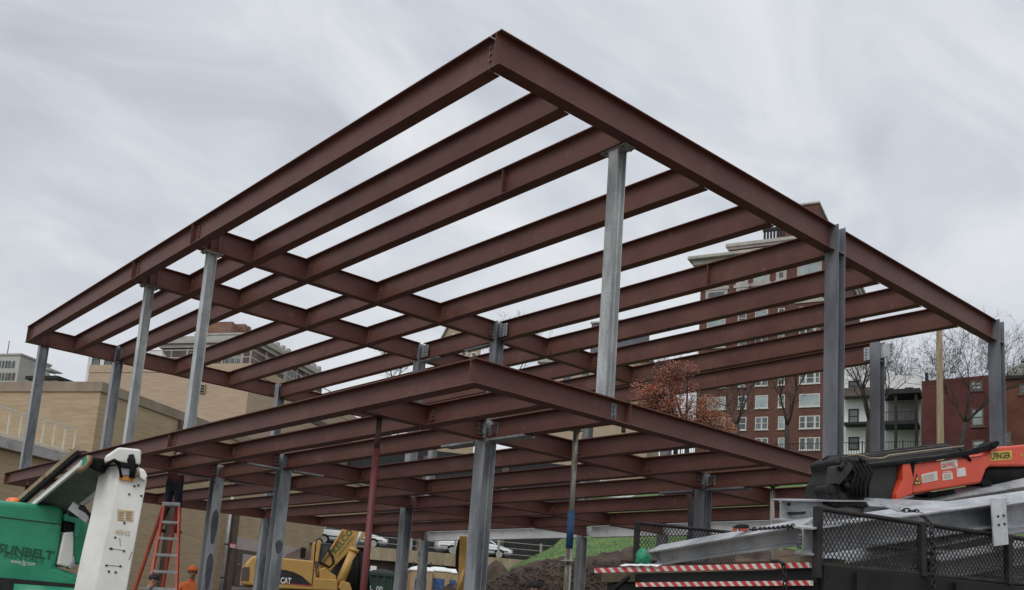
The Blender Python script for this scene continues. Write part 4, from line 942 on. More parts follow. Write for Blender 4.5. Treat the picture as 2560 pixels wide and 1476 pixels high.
def person(base, face, H, label, top='maroon', legs='jean', hat='hat_red', arms='work', bend=0.0, stride=0.16, brim=True):
    """standing figure of height H on base, facing the level direction face"""
    f = lvl(V(face)); s_ = V((f.y, -f.x, 0)); k = H/1.78; up = V((0, 0, 1)); r_ = root('person', base, label, 'person')
    B = lambda x, y, z: V(base)+s_*(x*k)+f*((y+max(0, z-0.95)*bend)*k)+up*(z*k)
    J = {'pelvis': (B(0, 0, .98), (.145*k, .115*k)), 'belly': (B(0, .01, 1.12), (.145*k, .115*k)), 'chest': (B(0, .0, 1.34), (.165*k, .125*k)), 'neckb': (B(0, 0, 1.48), (.085*k, .075*k)), 'neck': (B(0, .02, 1.55), .052*k), 'jaw': (B(0, .05, 1.60), (.062*k, .075*k)), 'head': (B(0, .035, 1.69), (.078*k, .098*k)), 'crown': (B(0, .03, 1.755), (.05*k, .062*k))}
    bn = [('pelvis', 'belly'), ('belly', 'chest'), ('chest', 'neckb'), ('neckb', 'neck'), ('neck', 'jaw'), ('jaw', 'head'), ('head', 'crown')]
    for sd, nm in ((-1, 'l'), (1, 'r')):
        st = stride*(0.5 if sd > 0 else -0.5)
        J['hip'+nm] = (B(.095*sd, 0, .90), .098*k); J['knee'+nm] = (B(.105*sd, .03+st*0.5, .50), .066*k); J['calf'+nm] = (B(.11*sd, st*0.8-.02, .32), .062*k); J['ank'+nm] = (B(.115*sd, st-.03, .10), .046*k); J['heel'+nm] = (B(.115*sd, st-.04, .045), .044*k); J['toe'+nm] = (B(.13*sd, st+.14, .035), (.044*k, .034*k))
        bn += [('pelvis', 'hip'+nm), ('hip'+nm, 'knee'+nm), ('knee'+nm, 'calf'+nm), ('calf'+nm, 'ank'+nm), ('ank'+nm, 'heel'+nm), ('heel'+nm, 'toe'+nm)]
        if arms == 'work': el, wr = B(.27*sd, .20, 1.38), B(.20*sd, .42, 1.50)
        else: el, wr = B(.25*sd, -.03, 1.13), B(.24*sd, .08, .90)
        J['sh'+nm] = (B(.175*sd, 0, 1.42), .068*k); J['el'+nm] = (el, .047*k); J['wr'+nm] = (wr, .031*k)
        d = (wr-el).normalized(); J['palm'+nm] = (wr+d*.06*k, (.042*k, .02*k))
        bn += [('chest', 'sh'+nm), ('sh'+nm, 'el'+nm), ('el'+nm, 'wr'+nm), ('wr'+nm, 'palm'+nm)]
        ax = s_*sd; pn = d.cross(s_).normalized()
        for q in range(4):
            L = (.075, .085, .08, .062)[q]*k; o = wr+d*.085*k+s_*((q-1.5)*.021*k)
            J['fa%d' % q+nm] = (o, .010*k); J['fb%d' % q+nm] = (o+d*L*.55-pn*.008*k, .009*k); J['fc%d' % q+nm] = (o+d*L*.9-pn*.03*k, .008*k)
            bn += [('palm'+nm, 'fa%d' % q+nm), ('fa%d' % q+nm, 'fb%d' % q+nm), ('fb%d' % q+nm, 'fc%d' % q+nm)]
        o = wr+d*.03*k-s_*sd*.035*k; J['ta'+nm] = (o, .012*k); J['tb'+nm] = (o+d*.045*k-s_*sd*.02*k, .010*k); bn += [('palm'+nm, 'ta'+nm), ('ta'+nm, 'tb'+nm)]
    wl = (J['wrl'][0], J['wrr'][0]); 
    def pick(c):
        z = (c.z-V(base).z)/k
        for w_ in wl:
            if (c-w_).length < 0.14*k and (c-w_).dot((w_-J['ell'][0] if w_ is wl[0] else w_-J['elr'][0])) > -0.002: return 2
        if z > 1.535 and (c-J['head'][0]).length < .2*k: return 2
        if z < 0.13: return 3
        return 1 if z < 1.0 and abs((c-V(base)).dot(s_)) < .21*k else 0
    body = skin_body(J, bn, 'body', r_, [top, legs, 'skin', 'boot'], pick)
    h = J['head'][0]
    mb = MB()
    for sd in (-1, 1): mb.ball(h+s_*(.032*sd*k)+f*(.088*k)-up*.005*k, .011*k, 8, 6)
    mb.build('eyes', 'hat_dark', r_)
    mb = MB(); mb.ball(h+f*.10*k-up*.03*k, (.014*k, .014*k, .024*k), 8, 6); mb.build('nose', 'skin', r_)
    mb = MB(); mb.ball(h+f*.083*k-up*.075*k, (.026*k, .02*k, .008*k), 8, 6); mb.build('mouth', 'maroon', r_)
    mb = MB()
    for sd in (-1, 1): mb.ball(h+s_*(.083*sd*k)-up*.01*k, (.014*k, .024*k, .032*k), 8, 6)
    mb.build('ears', 'skin', r_)
    mb = MB(); rg = []
    for i in range(7):
        t = math.pi/2*i/6; rg.append([h+up*(.02+.115*math.sin(t))*k+(s_*math.cos(2*math.pi*j/16)*.099+f*(math.sin(2*math.pi*j/16)*.118))*k*max(math.cos(t), .03)-f*.005*k for j in range(16)])
    mb.loft(rg)
    if brim: mb.tube([h+up*.018*k-f*.004*k, h+up*.03*k-f*.004*k], .135*k, 18)
    mb.build('hat', hat, r_); return r_
wk = at(421, 1333, 20.0); person(wk, lvl(FW)+lvl(CR)*0.4, 1.80, 'person in dark jeans and maroon shirt standing on the tall red step ladder')
p2 = at(472, 1500, 21.5); person(V((p2.x, p2.y, 0.0)), -lvl(FW)+lvl(CR)*0.6, 1.86, 'person in a bright orange vest half hidden by the stained grey column', top='vest', hat='vest', arms='down')
p3 = at(352, 1500, 19.0); person(V((p3.x, p3.y, 0.0)), lvl(CR), 1.58, 'person in a grey patterned top and dark cap low behind the white boom', top='camo', hat='hat_dark', arms='down', bend=0.25, brim=False)
p4 = at(1329, 1500, 15.5); person(V((p4.x, p4.y, 0.05)), lvl(CR)-lvl(FW)*0.5, 1.80, 'person in a dark cap, only the head showing before the dirt bank', top='vest', hat='hat_dark', arms='down', brim=False)
# ------------------------------------------------------------------ step ladder
M['ladder'] = mat('orange red fibreglass', (0.42, 0.055, 0.03), (0.52, 0.085, 0.05), 5, 0.5, bump=0.1)
M['alu'] = mat('aluminium', (0.32, 0.33, 0.34), (0.45, 0.46, 0.47), 6, 0.45, metal=0.4)
lt = at(430, 1262, 19.55); ld = root('step_ladder', V((lt.x, lt.y, 0)), 'tall orange red step ladder with grey steps under the left bays', 'ladder')
def gnd(x, d, z=0.0): q = ray(x, 1500); t = d/math.hypot(q.x, q.y); return V((CAM.x+q.x*t, CAM.y+q.y*t, z))
f0 = at(411, 1266, 19.5); f1 = at(449, 1268, 19.5); b0 = at(408, 1268, 19.75); b1 = at(444, 1268, 19.75)
F0 = gnd(360, 18.5); F1 = gnd(456, 18.5); B0 = gnd(300, 20.4); B1 = gnd(392, 20.4)
for a, b in ((f0, F0), (f1, F1), (b0, B0), (b1, B1)):
    mb = MB(); mb.bar(a, b, 0.045, 0.09, up=lvl(FW)); mb.build('rail', 'ladder', ld, bevel=0.006)
mb = MB(); mb.bar((f0+b0)/2-lvl(CR)*0.03+V((0, 0, 0.04)), (f1+b1)/2+lvl(CR)*0.03+V((0, 0, 0.04)), 0.32, 0.07); mb.build('top_cap', 'alu', ld, bevel=0.01)
for k in range(1, 9):
    t = k/9.3; a = f0.lerp(F0, t); b = f1.lerp(F1, t); mb = MB(); mb.bar(a, b, 0.09, 0.05); mb.build('step', 'alu', ld, bevel=0.004)
    if k % 2: a = b0.lerp(B0, t); b = b1.lerp(B1, t); mb = MB(); mb.bar(a, b, 0.03, 0.03); mb.build('back_brace', 'alu', ld)
# ------------------------------------------------------------------ adjustable props
M['propred'] = mat('red prop paint', (0.105, 0.017, 0.016), (0.16, 0.03, 0.027), 4, 0.55, spot=(6, 0.64, (0.09, 0.03, 0.025)), streak=(1, 1, 0.3), bump=0.1)
M['rusty'] = mat('rusty inner tube', (0.055, 0.032, 0.026), (0.10, 0.06, 0.05), 6, 0.8)
M['propgrey'] = mat('worn pale prop', (0.28, 0.27, 0.235), (0.42, 0.41, 0.37), 5, 0.7, spot=(5, 0.50, (0.09, 0.075, 0.055)), streak=(2, 2, 0.2))
M['propblue'] = mat('blue prop paint', (0.010, 0.055, 0.15), (0.022, 0.09, 0.21), 5, 0.5, spot=(7, 0.68, (0.25, 0.26, 0.27)), streak=(2, 2, 0.3))
def prop(x, y, zt, label, mlow, mup, zs, r=0.042):
    r_ = root('steel_prop', V((x, y, 0)), label, 'prop', 'adjustable props under the lower deck')
    mb = MB(); mb.tube([(x, y, 0.012), (x, y, zs)], r, 18); mb.build('outer_tube', mlow, r_)
    mb = MB(); mb.tube([(x, y, zs), (x, y, zt-0.008)], r*0.82, 18); mb.build('inner_tube', mup, r_)
    mb = MB(); mb.box((x-.07, y-.07, zt-0.008), (x+.07, y+.07, zt)); mb.build('head_plate', mup, r_)
    mb = MB(); mb.box((x-.09, y-.09, 0), (x+.09, y+.09, 0.012)); mb.build('foot_plate', mlow, r_); return r_
SB = H1-DL-0.002
pr = prop(0.48, 2.40, SB, 'red tubular prop with a dark upper end under the first cross girder', 'propred', 'rusty', onX(940, 1122, 0.48).z)
p2_ = prop(2.255, 0.78, SB, 'worn pale and blue prop with a ring handle before the grass bank', 'propgrey', 'propgrey', onX(1445, 1290, 2.255).z, 0.040)
x, y = 2.255, 0.78; za, zb2 = onX(1440, 1278, x).z, onX(1430, 1372, x).z
mb = MB(); mb.tube([(x, y, zb2), (x, y, za)], 0.0425, 18); mb.build('blue_sleeve', 'propblue', p2_)
zr_ = onX(1436, 1404, x).z; mb = MB(); mb.tube([(x+0.085*math.cos(t), y+0.085*math.sin(t), zr_) for t in [2*math.pi*i/20 for i in range(21)]], 0.008, 6); mb.tube([(x, y, zr_-.03), (x, y, zr_+.03)], 0.056, 14); mb.build('ring_handle', 'propgrey', p2_)
ps = prop(0.42, 17.2, SB, 'thin rust brown prop under the rear left corner of the lower deck', 'rusty', 'rusty', 2.2)
pg = prop(onZ(1932, 1215, SB).x, onZ(1932, 1215, SB).y, SB, 'pale grey prop behind the stacked galvanised beams', 'propgrey', 'propgrey', 2.0)
M['navy'] = mat('dark blue paint', (0.010, 0.020, 0.055), (0.02, 0.035, 0.08), 5, 0.6)
# blue leaning prop near the dark column
a = at(1729, 1320, 16.6); b = at(1752, 1225, 16.6); r_ = root('leaning_prop', V((a.x, a.y, 0)), 'dark blue raking prop leaning beside the dark grey column', 'prop')
mb = MB(); a2 = a+(a-b)*((a.z)/(b.z-a.z)); mb.tube([a2, b], 0.045, 12); mb.build('tube', 'navy', r_)
# ------------------------------------------------------------------ copper leaved tree standing in for a patch of speckled noise
M['stand_in_leaf1'] = mat('stand in copper leaf', (0.56, 0.20, 0.11), (0.68, 0.32, 0.20), 12, 0.7)
M['stand_in_leaf2'] = mat('stand in dark purple leaf', (0.018, 0.012, 0.014), (0.035, 0.018, 0.018), 12, 0.7)
M['stand_in_leaf3'] = mat('stand in red leaf', (0.38, 0.05, 0.025), (0.45, 0.09, 0.04), 12, 0.7)
M['stand_in_leaf4'] = mat('stand in ochre leaf', (0.55, 0.25, 0.07), (0.62, 0.32, 0.12), 12, 0.7)
DT = 17.6
tb_ = at(1757, 1500, DT); ct = root('stand_in_tree', V((tb_.x, tb_.y, 0)), 'copper and near black leaved tree standing in for a speckled patch behind the lower fascia', 'tree')
mb = MB(); g0 = V((tb_.x, tb_.y, 0)); c0 = at(1715, 1078, DT)
mb.tube([g0, g0.lerp(c0, .5)+V((.05, .03, 0)), c0], [.07, .055, .04], 10)
for x, y in ((1625, 1010), (1665, 930), (1720, 920), (1770, 1030), (1800, 1070), (1610, 940)): q = at(x, y, DT+0.1); mb.tube([c0, c0.lerp(q, .5)+V((0, 0, .05)), q], [.03, .018, .006], 6)
mb.build('trunk', 'bark', ct)
blobs = [(1625, 1000, 34, 38, 1200), (1665, 930, 40, 34, 900), (1705, 925, 46, 24, 500), (1660, 985, 55, 45, 1500), (1690, 1030, 62, 38, 1500), (1645, 1030, 55, 30, 1100), (1770, 1020, 34, 34, 800), (1775, 1055, 58, 32, 1300), (1740, 1060, 60, 30, 1000), (1815, 1080, 26, 22, 450), (1600, 985, 30, 40, 350), (1720, 985, 30, 40, 260)]
rnd = random.Random(9)
def crown(mb, c, R_, n, size):
    for i in range(n):
        while True:
            p = V((rnd.uniform(-1, 1), rnd.uniform(-1, 1), rnd.uniform(-1, 1)))
            if p.length < 1: break
        p = c+lvl(CR)*(p.x*R_[0])+lvl(FW)*(p.y*R_[2])+V((0, 0, p.z*R_[1]))
        a = V((rnd.gauss(0, 1), rnd.gauss(0, 1), rnd.gauss(0, 1))).normalized(); b = a.orthogonal().normalized()*size*rnd.uniform(.35, .8); a = a*size*rnd.uniform(.7, 1.3)
        hu = mnoise.noise(p*4.2)+rnd.uniform(-.55, .55); mb.m = 1 if hu > -.02 else (2 if hu < -.52 else (0 if hu > -.42 else 3))
        mb.add([p-a, p+b, p+a, p-b], [(0, 1, 2, 3)])
mb = MB()
for x, y, rx, ry, n in blobs: crown(mb, at(x, y, DT+0.1), (rx/FPX*DT, ry/FPX*DT, 0.36), int(n*3), 0.0155)
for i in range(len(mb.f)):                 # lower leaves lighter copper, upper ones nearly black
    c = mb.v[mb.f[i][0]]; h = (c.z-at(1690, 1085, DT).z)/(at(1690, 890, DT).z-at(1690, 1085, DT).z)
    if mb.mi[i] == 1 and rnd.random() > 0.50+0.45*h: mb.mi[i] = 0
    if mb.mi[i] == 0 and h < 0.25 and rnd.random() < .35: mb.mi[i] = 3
mb.build('stand_in_foliage', ['stand_in_leaf1', 'stand_in_leaf2', 'stand_in_leaf3', 'stand_in_leaf4'], ct, recalc=False)
# ------------------------------------------------------------------ yellow excavator
M['yellow'] = mat('machine yellow', (0.47, 0.275, 0.075), (0.55, 0.335, 0.105), 1.5, 0.45, spot=[(1.1, 0.52, (0.40, 0.25, 0.09), 0.2), (5, 0.64, (0.22, 0.14, 0.065), 0.08), (9, 0.68, (0.10, 0.07, 0.045), 0.05)], bump=0.03)
M['green_txt'] = mat('green lettering', (0.035, 0.13, 0.045), None, rough=0.6)
M['txt_white'] = mat('white lettering', (0.75, 0.75, 0.74), None, rough=0.6)
M['txt_dark'] = mat('dark lettering', (0.02, 0.02, 0.02), None, rough=0.6)
XD = 33.0; FX = Face(at(740, 1430, XD), lvl(CR)+lvl(FW)*0.30)
if FX.t.dot(CR) < 0: FX.t = -FX.t
def fp(F, x, y, d=0.0): u, z = F.sz(x, y); return F.pt(u, z, d)
exb = FX.pt(FX.sz(740, 1430)[0], 0); ex = root('excavator', V((exb.x, exb.y, gz(exb.x, exb.y))), 'yellow excavator with green lettered boom under the far side of the lower deck', 'excavator')
def ppoly(F, pts, d0, d1, mb=None): mb = mb or MB(); return mb.prism([fp(F, x, y, d0) for x, y in pts], F.n*(d1-d0))
ppoly(FX, [(640, 1389), (628, 1394), (617, 1408), (612, 1425), (610, 1462), (640, 1466), (700, 1468), (700, 1393)], -2.6, -0.05).build('counterweight', 'yellow', ex, bevel=0.06)
mb = ppoly(FX, [(624, 1418), (611, 1418), (609, 1450), (622, 1452)], -2.0, -0.02); mb.build('rear_vent', 'brown', ex)
ppoly(FX, [(690, 1394), (786, 1403), (790, 1445), (843, 1449), (845, 1478), (690, 1472)], -2.6, 0.0).build('hood', 'yellow', ex, bevel=0.04)
sw = [(690, 1424), (712, 1425), (735, 1431), (757, 1442), (780, 1464), (690, 1459)]
ppoly(FX, sw, 0.0, 0.012).build('black_panel', 'dark', ex)
ppoly(FX, [(727, 1459), (782, 1464), (782, 1466), (727, 1461)], 0.0, 0.014).build('red_stripe', 'signred', ex)
for xa, xb in ((786, 780), ): ppoly(FX, [(785, 1404), (787, 1404), (781, 1462), (779, 1462)], 0.0, 0.01).build('panel_gap', 'dark', ex)
o = fp(FX, 700.5, 1459, 0.012); text_obj('CAT', 'lettering', 'txt_white', ex, o, FX.t, (0, 0, 1), width=(fp(FX, 727, 1459)-fp(FX, 700.5, 1459)).length, height=fp(FX, 700, 1442).z-fp(FX, 700, 1458).z, bold=0.03)
mb = ppoly(FX, [(711, 1458.5), (720, 1458.5), (715.5, 1452)], 0.013, 0.022); mb.build('emblem', 'yellow', ex)
# cab
ppoly(FX, [(795, 1356), (800, 1349), (808, 1352), (800, 1404), (792, 1403)], -1.9, -0.55).build('cab_frame', 'yellow', ex, bevel=0.02)
ppoly(FX, [(809, 1354), (836, 1357), (826, 1404), (801, 1404)], -1.9, -0.7).build('cab_glass', 'glass', ex, bevel=0.02)
mb = MB(); mb.tube([fp(FX, 788, 1405, -.3), fp(FX, 792, 1360, -.3), fp(FX, 795, 1348, -.3), fp(FX, 800, 1345, -.3), fp(FX, 806, 1348, -.3), fp(FX, 810, 1355, -.3)], 0.025, 8); mb.build('handrail', 'dark', ex)
ppoly(FX, [(763, 1368), (766, 1364), (776, 1366), (773, 1392), (761, 1392)], -1.6, -1.3).build('exhaust', 'black', ex, bevel=0.03)
# boom, cylinders
ppoly(FX, [(797, 1443), (802, 1418), (868, 1316), (935, 1322), (928, 1330), (838, 1420), (822, 1446)], -1.0, -0.62).build('boom', 'yellow', ex, bevel=0.03)
mb = MB(); mb.tube([fp(FX, 806, 1412, -.58), fp(FX, 836, 1366, -.58), fp(FX, 862, 1322, -.58)], 0.03, 8); mb.build('hydraulic_pipe', 'yellow', ex)
mb = MB(); mb.tube([fp(FX, 826, 1372, -.55), fp(FX, 836, 1392, -.45), fp(FX, 838, 1408, -.42), fp(FX, 828, 1418, -.5), fp(FX, 803, 1404, -.5)], 0.045, 8); mb.build('hose', 'black', ex)
mb = MB(); mb.tube([fp(FX, 846, 1472, -.25), fp(FX, 888, 1376, -.25)], 0.16, 16); mb.build('cylinder', 'yellow', ex)
mb = MB(); mb.tube([fp(FX, 886, 1380, -.25), fp(FX, 890, 1371, -.25)], 0.18, 16); mb.build('cylinder_collar', 'yellow', ex)
mb = MB(); mb.tube([fp(FX, 888, 1374, -.25), fp(FX, 908, 1322, -.25)], 0.055, 12); mb.build('cylinder_rod', 'galv_bright', ex)
a = fp(FX, 843, 1378, -0.6); xd = fp(FX, 890, 1325)-fp(FX, 846, 1380)
text_obj('KELCO', 'lettering', 'green_txt', ex, fp(FX, 846, 1384, -0.618), xd, V((0, 0, 1))-FX.t*0.8, width=xd.length*1.02, height=0.21, bold=0.02, push=0.006)
text_obj('LANDSCAPING', 'lettering', 'green_txt', ex, fp(FX, 853, 1391, -0.618), xd, V((0, 0, 1))-FX.t*0.8, width=xd.length*0.9, height=0.07, push=0.006)
ppoly(FX, [(800, 1425), (812, 1418), (826, 1430), (842, 1440), (842, 1449), (800, 1446)], -0.6, -0.15).build('boom_foot', 'yellow', ex, bevel=0.03)
ppoly(FX, [(846, 1470), (856, 1452), (874, 1458), (880, 1476), (860, 1490)], -0.5, 0.05).build('lug', 'yellow', ex, bevel=0.03)
ppoly(FX, [(600, 1474), (860, 1484), (860, 1500), (600, 1490)], -2.2, -0.1).build('turntable', 'dark', ex)
g_ = gz(exb.x, exb.y)
for d0 in (-2.6, -0.4):
    a = fp(FX, 600, 1480, d0); b = fp(FX, 880, 1480, d0); u0 = FX.sz(600, 1480)[0]; u1 = FX.sz(880, 1480)[0]
    mb = MB(); ring = []
    zc = g_+0.42
    pts = [(u0+.4+.42*math.cos(t), zc+.42*math.sin(t)) for t in [math.pi/2+math.pi*i/8 for i in range(9)]]+[(u1-.4+.42*math.cos(t), zc+.42*math.sin(t)) for t in [-math.pi/2+math.pi*i/8 for i in range(9)]]
    mb.prism([FX.pt(u, z, d0) for u, z in pts], FX.n*0.55); mb.build('track', 'black', ex)
# dark attachment hanging in front of the boom
mb = MB(); rnd = random.Random(3)
for k in range(7): x = 886+6*k; mb.tube([fp(FX, x, 1382+rnd.uniform(-6, 14), -.2), fp(FX, x-2+rnd.uniform(-3, 3), 1430, -.1), fp(FX, x-6, 1500, -.2)], 0.06, 7)
mb.prism([fp(FX, x, y, -0.5) for x, y in ((872, 1440), (925, 1432), (930, 1500), (860, 1500))], FX.n*0.3); mb.build('hose_bundle', 'black', ex)
# ochre arm of a second machine
FY = Face(at(1152, 1400, 27), lvl(CR))
if FY.t.dot(CR) < 0: FY.t = -FY.t
b_ = FY.pt(FY.sz(1150, 1400)[0], 0); ar = root('digger', V((b_.x, b_.y, 0.4)), 'upright ochre digger arm half hidden left of the big middle column', 'excavator')
ppoly(FY, [(1149, 1340), (1168, 1340), (1164, 1440), (1158, 1530), (1142, 1530), (1146, 1430)], -0.3, 0.0).build('stick', 'yellow', ar, bevel=0.02)
ppoly(FY, [(1144, 1352), (1150, 1346), (1147, 1440), (1138, 1420), (1139, 1380)], -0.25, -0.05).build('linkage', 'black', ar)
mb = MB(); mb.tube([fp(FY, 1138, 1500, 0.1), fp(FY, 1160, 1425, 0.1)], 0.05, 10); mb.build('cylinder', 'yellow', ar)
# ------------------------------------------------------------------ skip, toilets, heaps
M['skip'] = mat('dark green skip', (0.010, 0.032, 0.022), (0.02, 0.05, 0.035), 2, 0.6)
FS = Face(at(960, 1450, 44), lvl(CR)+lvl(FW)*0.1)
if FS.t.dot(CR) < 0: FS.t = -FS.t
b_ = FS.pt(FS.sz(955, 1450)[0], 0); sk = root('rubbish_skip', V((b_.x, b_.y, gz(b_.x, b_.y))), 'dark green ribbed skip with pale lettering right of the red prop', 'skip')
u0, z1 = FS.sz(918, 1432); u1, _ = FS.sz(985, 1432); zb3 = gz(b_.x, b_.y)
mb = MB(); FS.box(mb, u0, u1, zb3, z1, -1.9, 0); mb.build('body', 'skip', sk)
mb = MB(); FS.box(mb, u0-.04, u1+.04, z1-.1, z1+.02, -1.94, .08); mb.build('rim', 'skip', sk)
k = u0+.1
while k < u1: mb = MB(); FS.box(mb, k, k+.1, zb3, z1-.1, 0, .06); mb.build('rib', 'skip', sk); k += .32
text_obj('L  00', 'lettering', 'txt_white', sk, FS.pt(FS.sz(925, 1470)[0], FS.sz(925, 1476)[1], 0.065), FS.t, (0, 0, 1), height=.2)
mb = MB(); mb.ball(FS.pt((u0+u1)/2, z1-.1, -.9), (.9, .8, .35), 14, 8); mb.build('load', 'dark', sk)
u, z = FS.sz(933, 1421); mb = MB(); FS.box(mb, u-.14, u+.14, z-.12, z+.12, -.6, -.4); mb.build('white_box', 'white', sk)
M['toilet'] = mat('tan plastic', (0.36, 0.25, 0.145), (0.42, 0.30, 0.18), 1.5, 0.6)
M['poster'] = mat('blue poster', (0.02, 0.05, 0.17), (0.07, 0.14, 0.30), 3, 0.5)
def toilet(x0, x1, yt, d, label):
    F = Face(at((x0+x1)/2, 1460, d), lvl(CR)+lvl(FW)*0.25)
    if F.t.dot(CR) < 0: F.t = -F.t
    u0 = F.sz(x0, 1450)[0]; u1 = u0+1.12; z1 = F.sz((x0+x1)/2, yt+10)[1]; z0 = z1-2.0
    r_ = root('portable_toilet', F.pt((u0+u1)/2, z0), label, 'portable toilet', 'portable toilets below the raised road')
    mb = MB(); F.box(mb, u0, u1, z0, z1, -1.1, 0); mb.build('cabin', 'toilet', r_, bevel=0.03)
    mb = MB(); mb.loft([[F.pt(u, z, dd) for u, dd in ((u0-e, e), (u1+e, e), (u1+e, -1.1-e), (u0-e, -1.1-e))] for z, e in ((z1, .05), (z1+.08, .05), (z1+.22, -.12), (z1+.27, -.3))], smooth=False); mb.build('roof', 'white', r_, bevel=0.03)
    mb = MB(); F.box(mb, u0+.15, u1-.15, z0+.05, z1-.05, 0, .025); dr = mb.build('door', 'toilet', r_, bevel=0.01)
    mb = MB(); F.box(mb, u0+.22, u1-.28, z1-.95, z1-.35, .025, .032); mb.build('poster', 'poster', dr)
    mb = MB(); mb.tube([F.pt(u0+.2, z1+.15, -.9), F.pt(u0+.2, z1+.5, -.9)], .05, 8); mb.build('vent_pipe', 'dark', r_)
toilet(1027, 1066, 1418, 51, 'tan portable toilet with white roof, left of three')
toilet(1072, 1100, 1419, 51.6, 'tan portable toilet with white roof, middle of three')
toilet(1102, 1124, 1423, 53.2, 'tan portable toilet with white roof, right of three')
def heap(x, yt, wpx, d, name, label, m='soil', seed=1):
    p = at(x, 1500, d); zt = at(x, yt, d).z; g = gz(p.x, p.y)-0.1; c = V((p.x, p.y, g)); R_ = wpx/FPX*d/2; n = 28; mb = MB(); rg = []
    for i in range(9):
        t = math.sin(math.pi/2*i/8); r0 = R_*math.cos(math.pi/2*i/8*.995); row = []
        for j in range(n):
            a = 2*math.pi*j/n; q = c+V((math.cos(a), math.sin(a), 0))*max(r0, .02)*(1+.14*mnoise.noise(V((math.cos(a)*1.5+seed, math.sin(a)*1.5, t*2))))+V((0, 0, (zt-g)*(1-(1-t)**.8)+0.10*mnoise.noise(V((j*.9, i*1.1, seed)))))
            row.append(q)
        rg.append(row)
    mb.loft(rg); o = mb.build(name, m); o['kind'] = 'structure'; return o
heap(745, 1369, 190, 38, 'dirt_heap', '', seed=2)
heap(1180, 1440, 190, 36, 'dirt_heap', '', seed=5)
heap(1235, 1402, 130, 40, 'dirt_heap', '', seed=8)
heap(1120, 1462, 120, 32, 'dirt_heap', '', seed=11)
# survey stake with a number in front of the far column
st = onX(1030, 1440, 11.6); ss = root('number_board', V((st.x, st.y, 0)), 'pale board reading 2 on a stake before a far grey column', 'sign')
FN = Face(st, lvl(CR))
if FN.t.dot(CR) < 0: FN.t = -FN.t
ppoly(FN, [(1044, 1368), (1051, 1368), (1049, 1400), (1042, 1400)], 0, .02).build('board', 'propgrey', ss)
mb = MB(); mb.bar(fp(FN, 1049, 1345, -.02), fp(FN, 1040, 1500, -.02), .04, .04, up=FN.n); mb.build('stake', 'propgrey', ss)
text_obj('2', 'lettering', 'txt_dark', ss, fp(FN, 1045.5, 1390, .02), FN.t, (0, 0, 1), height=fp(FN, 1046, 1380).z-fp(FN, 1046, 1389).z, bold=.02)
# ------------------------------------------------------------------ boom lift, left foreground
M['lift_green'] = mat('lift green', (0.016, 0.25, 0.135), (0.04, 0.33, 0.19), 2, 0.4, spot=[(1.6, 0.55, (0.06, 0.33, 0.21), 0.2), (7, 0.69, (0.10, 0.26, 0.18), 0.05), (5, 0.68, (0.012, 0.10, 0.058), 0.06)], fine=0.08)
M['lift_white'] = mat('worn white paint', (0.72, 0.72, 0.68), (0.84, 0.84, 0.80), 3, 0.45, spot=[(2.2, 0.56, (0.70, 0.68, 0.62), 0.2), (8.5, 0.66, (0.30, 0.21, 0.12), 0.03), (19, 0.70, (0.08, 0.07, 0.06), 0.03)], bump=0.03)
M['lift_shade_grey'] = mat('shade toned grey green', (0.13, 0.15, 0.135), (0.21, 0.23, 0.21), 3, 0.6)  # shade under the white lower arm, put into its colour
M['amber'] = mat('amber plastic', (0.55, 0.20, 0.03), (0.65, 0.28, 0.05), 6, 0.5)
M['faded'] = mat('faded lettering', (0.012, 0.10, 0.055), None, rough=0.6)
M['decal'] = mat('cream decal', (0.58, 0.45, 0.28), (0.66, 0.54, 0.36), 9, 0.6)
M['faded_or'] = mat('faded orange lettering', (0.55, 0.44, 0.30), None, rough=0.6)
M['beacon'] = mat('orange beacon', (0.85, 0.16, 0.02), None, rough=0.3)
LD = 11.2; FG = Face(at(70, 1340, LD), lvl(ray(4900, 1800)))
if FG.t.dot(CR) < 0: FG.t = -FG.t
b_ = at(120, 1500, 11.6); bl = root('boom_lift', V((b_.x, b_.y, 0)), 'green and white articulated boom lift in the left foreground', 'boom lift')
ppoly(FG, [(-150, 1262), (-120, 1246), (0, 1251), (60, 1256), (140, 1264), (153, 1268), (159, 1276), (160, 1290), (148, 1380), (139, 1418), (205, 1440), (212, 1476), (200, 1500), (-150, 1470)], -1.3, 0).build('hood', 'lift_green', bl, bevel=0.05, seg=3)
ppoly(FG, [(-150, 1287), (0, 1291.5), (153, 1310), (153, 1312.5), (0, 1294), (-150, 1290)], 0.0, 0.006).build('seam', 'skip', bl)
ppoly(FG, [(-150, 1440), (0, 1444), (203, 1462), (209, 1530), (-150, 1530)], 0.0, 0.02).build('lower_shade_strip', 'dark', bl)  # shadow below the green hood, put in as a dark strip
ppoly(FG, [(159, 1285), (197, 1284), (196, 1330), (192, 1344), (185, 1345), (186, 1308), (160, 1303)], -0.5, 0.06).build('side_bracket', 'lift_green', bl, bevel=0.01)
ppoly(FG, [(186, 1284), (221, 1287), (222, 1330), (212, 1412), (181, 1410)], -0.6, -0.02).build('side_panel', 'lift_green', bl, bevel=0.02)
ppoly(FG, [(159, 1332), (184, 1330), (181, 1412), (166, 1418), (142, 1412)], -0.4, 0.03).build('white_panel', 'lift_white', bl, bevel=0.015)
ppoly(FG, [(160, 1306), (186, 1308), (184, 1328), (159, 1330)], -0.3, 0.0).build('recess', 'black', bl)
ppoly(FG, [(168, 1420), (184, 1390), (186, 1418), (176, 1424)], -0.1, 0.05).build('hook', 'alu', bl, bevel=0.01)
text_obj('SUNBELT', 'lettering', 'faded', bl, fp(FG, -8, 1381, 0), FG.t-V((0, 0, .06)), (0, 0, 1), width=(fp(FG, 134, 1381)-fp(FG, -8, 1381)).length, height=.095, bold=.03, push=.006)
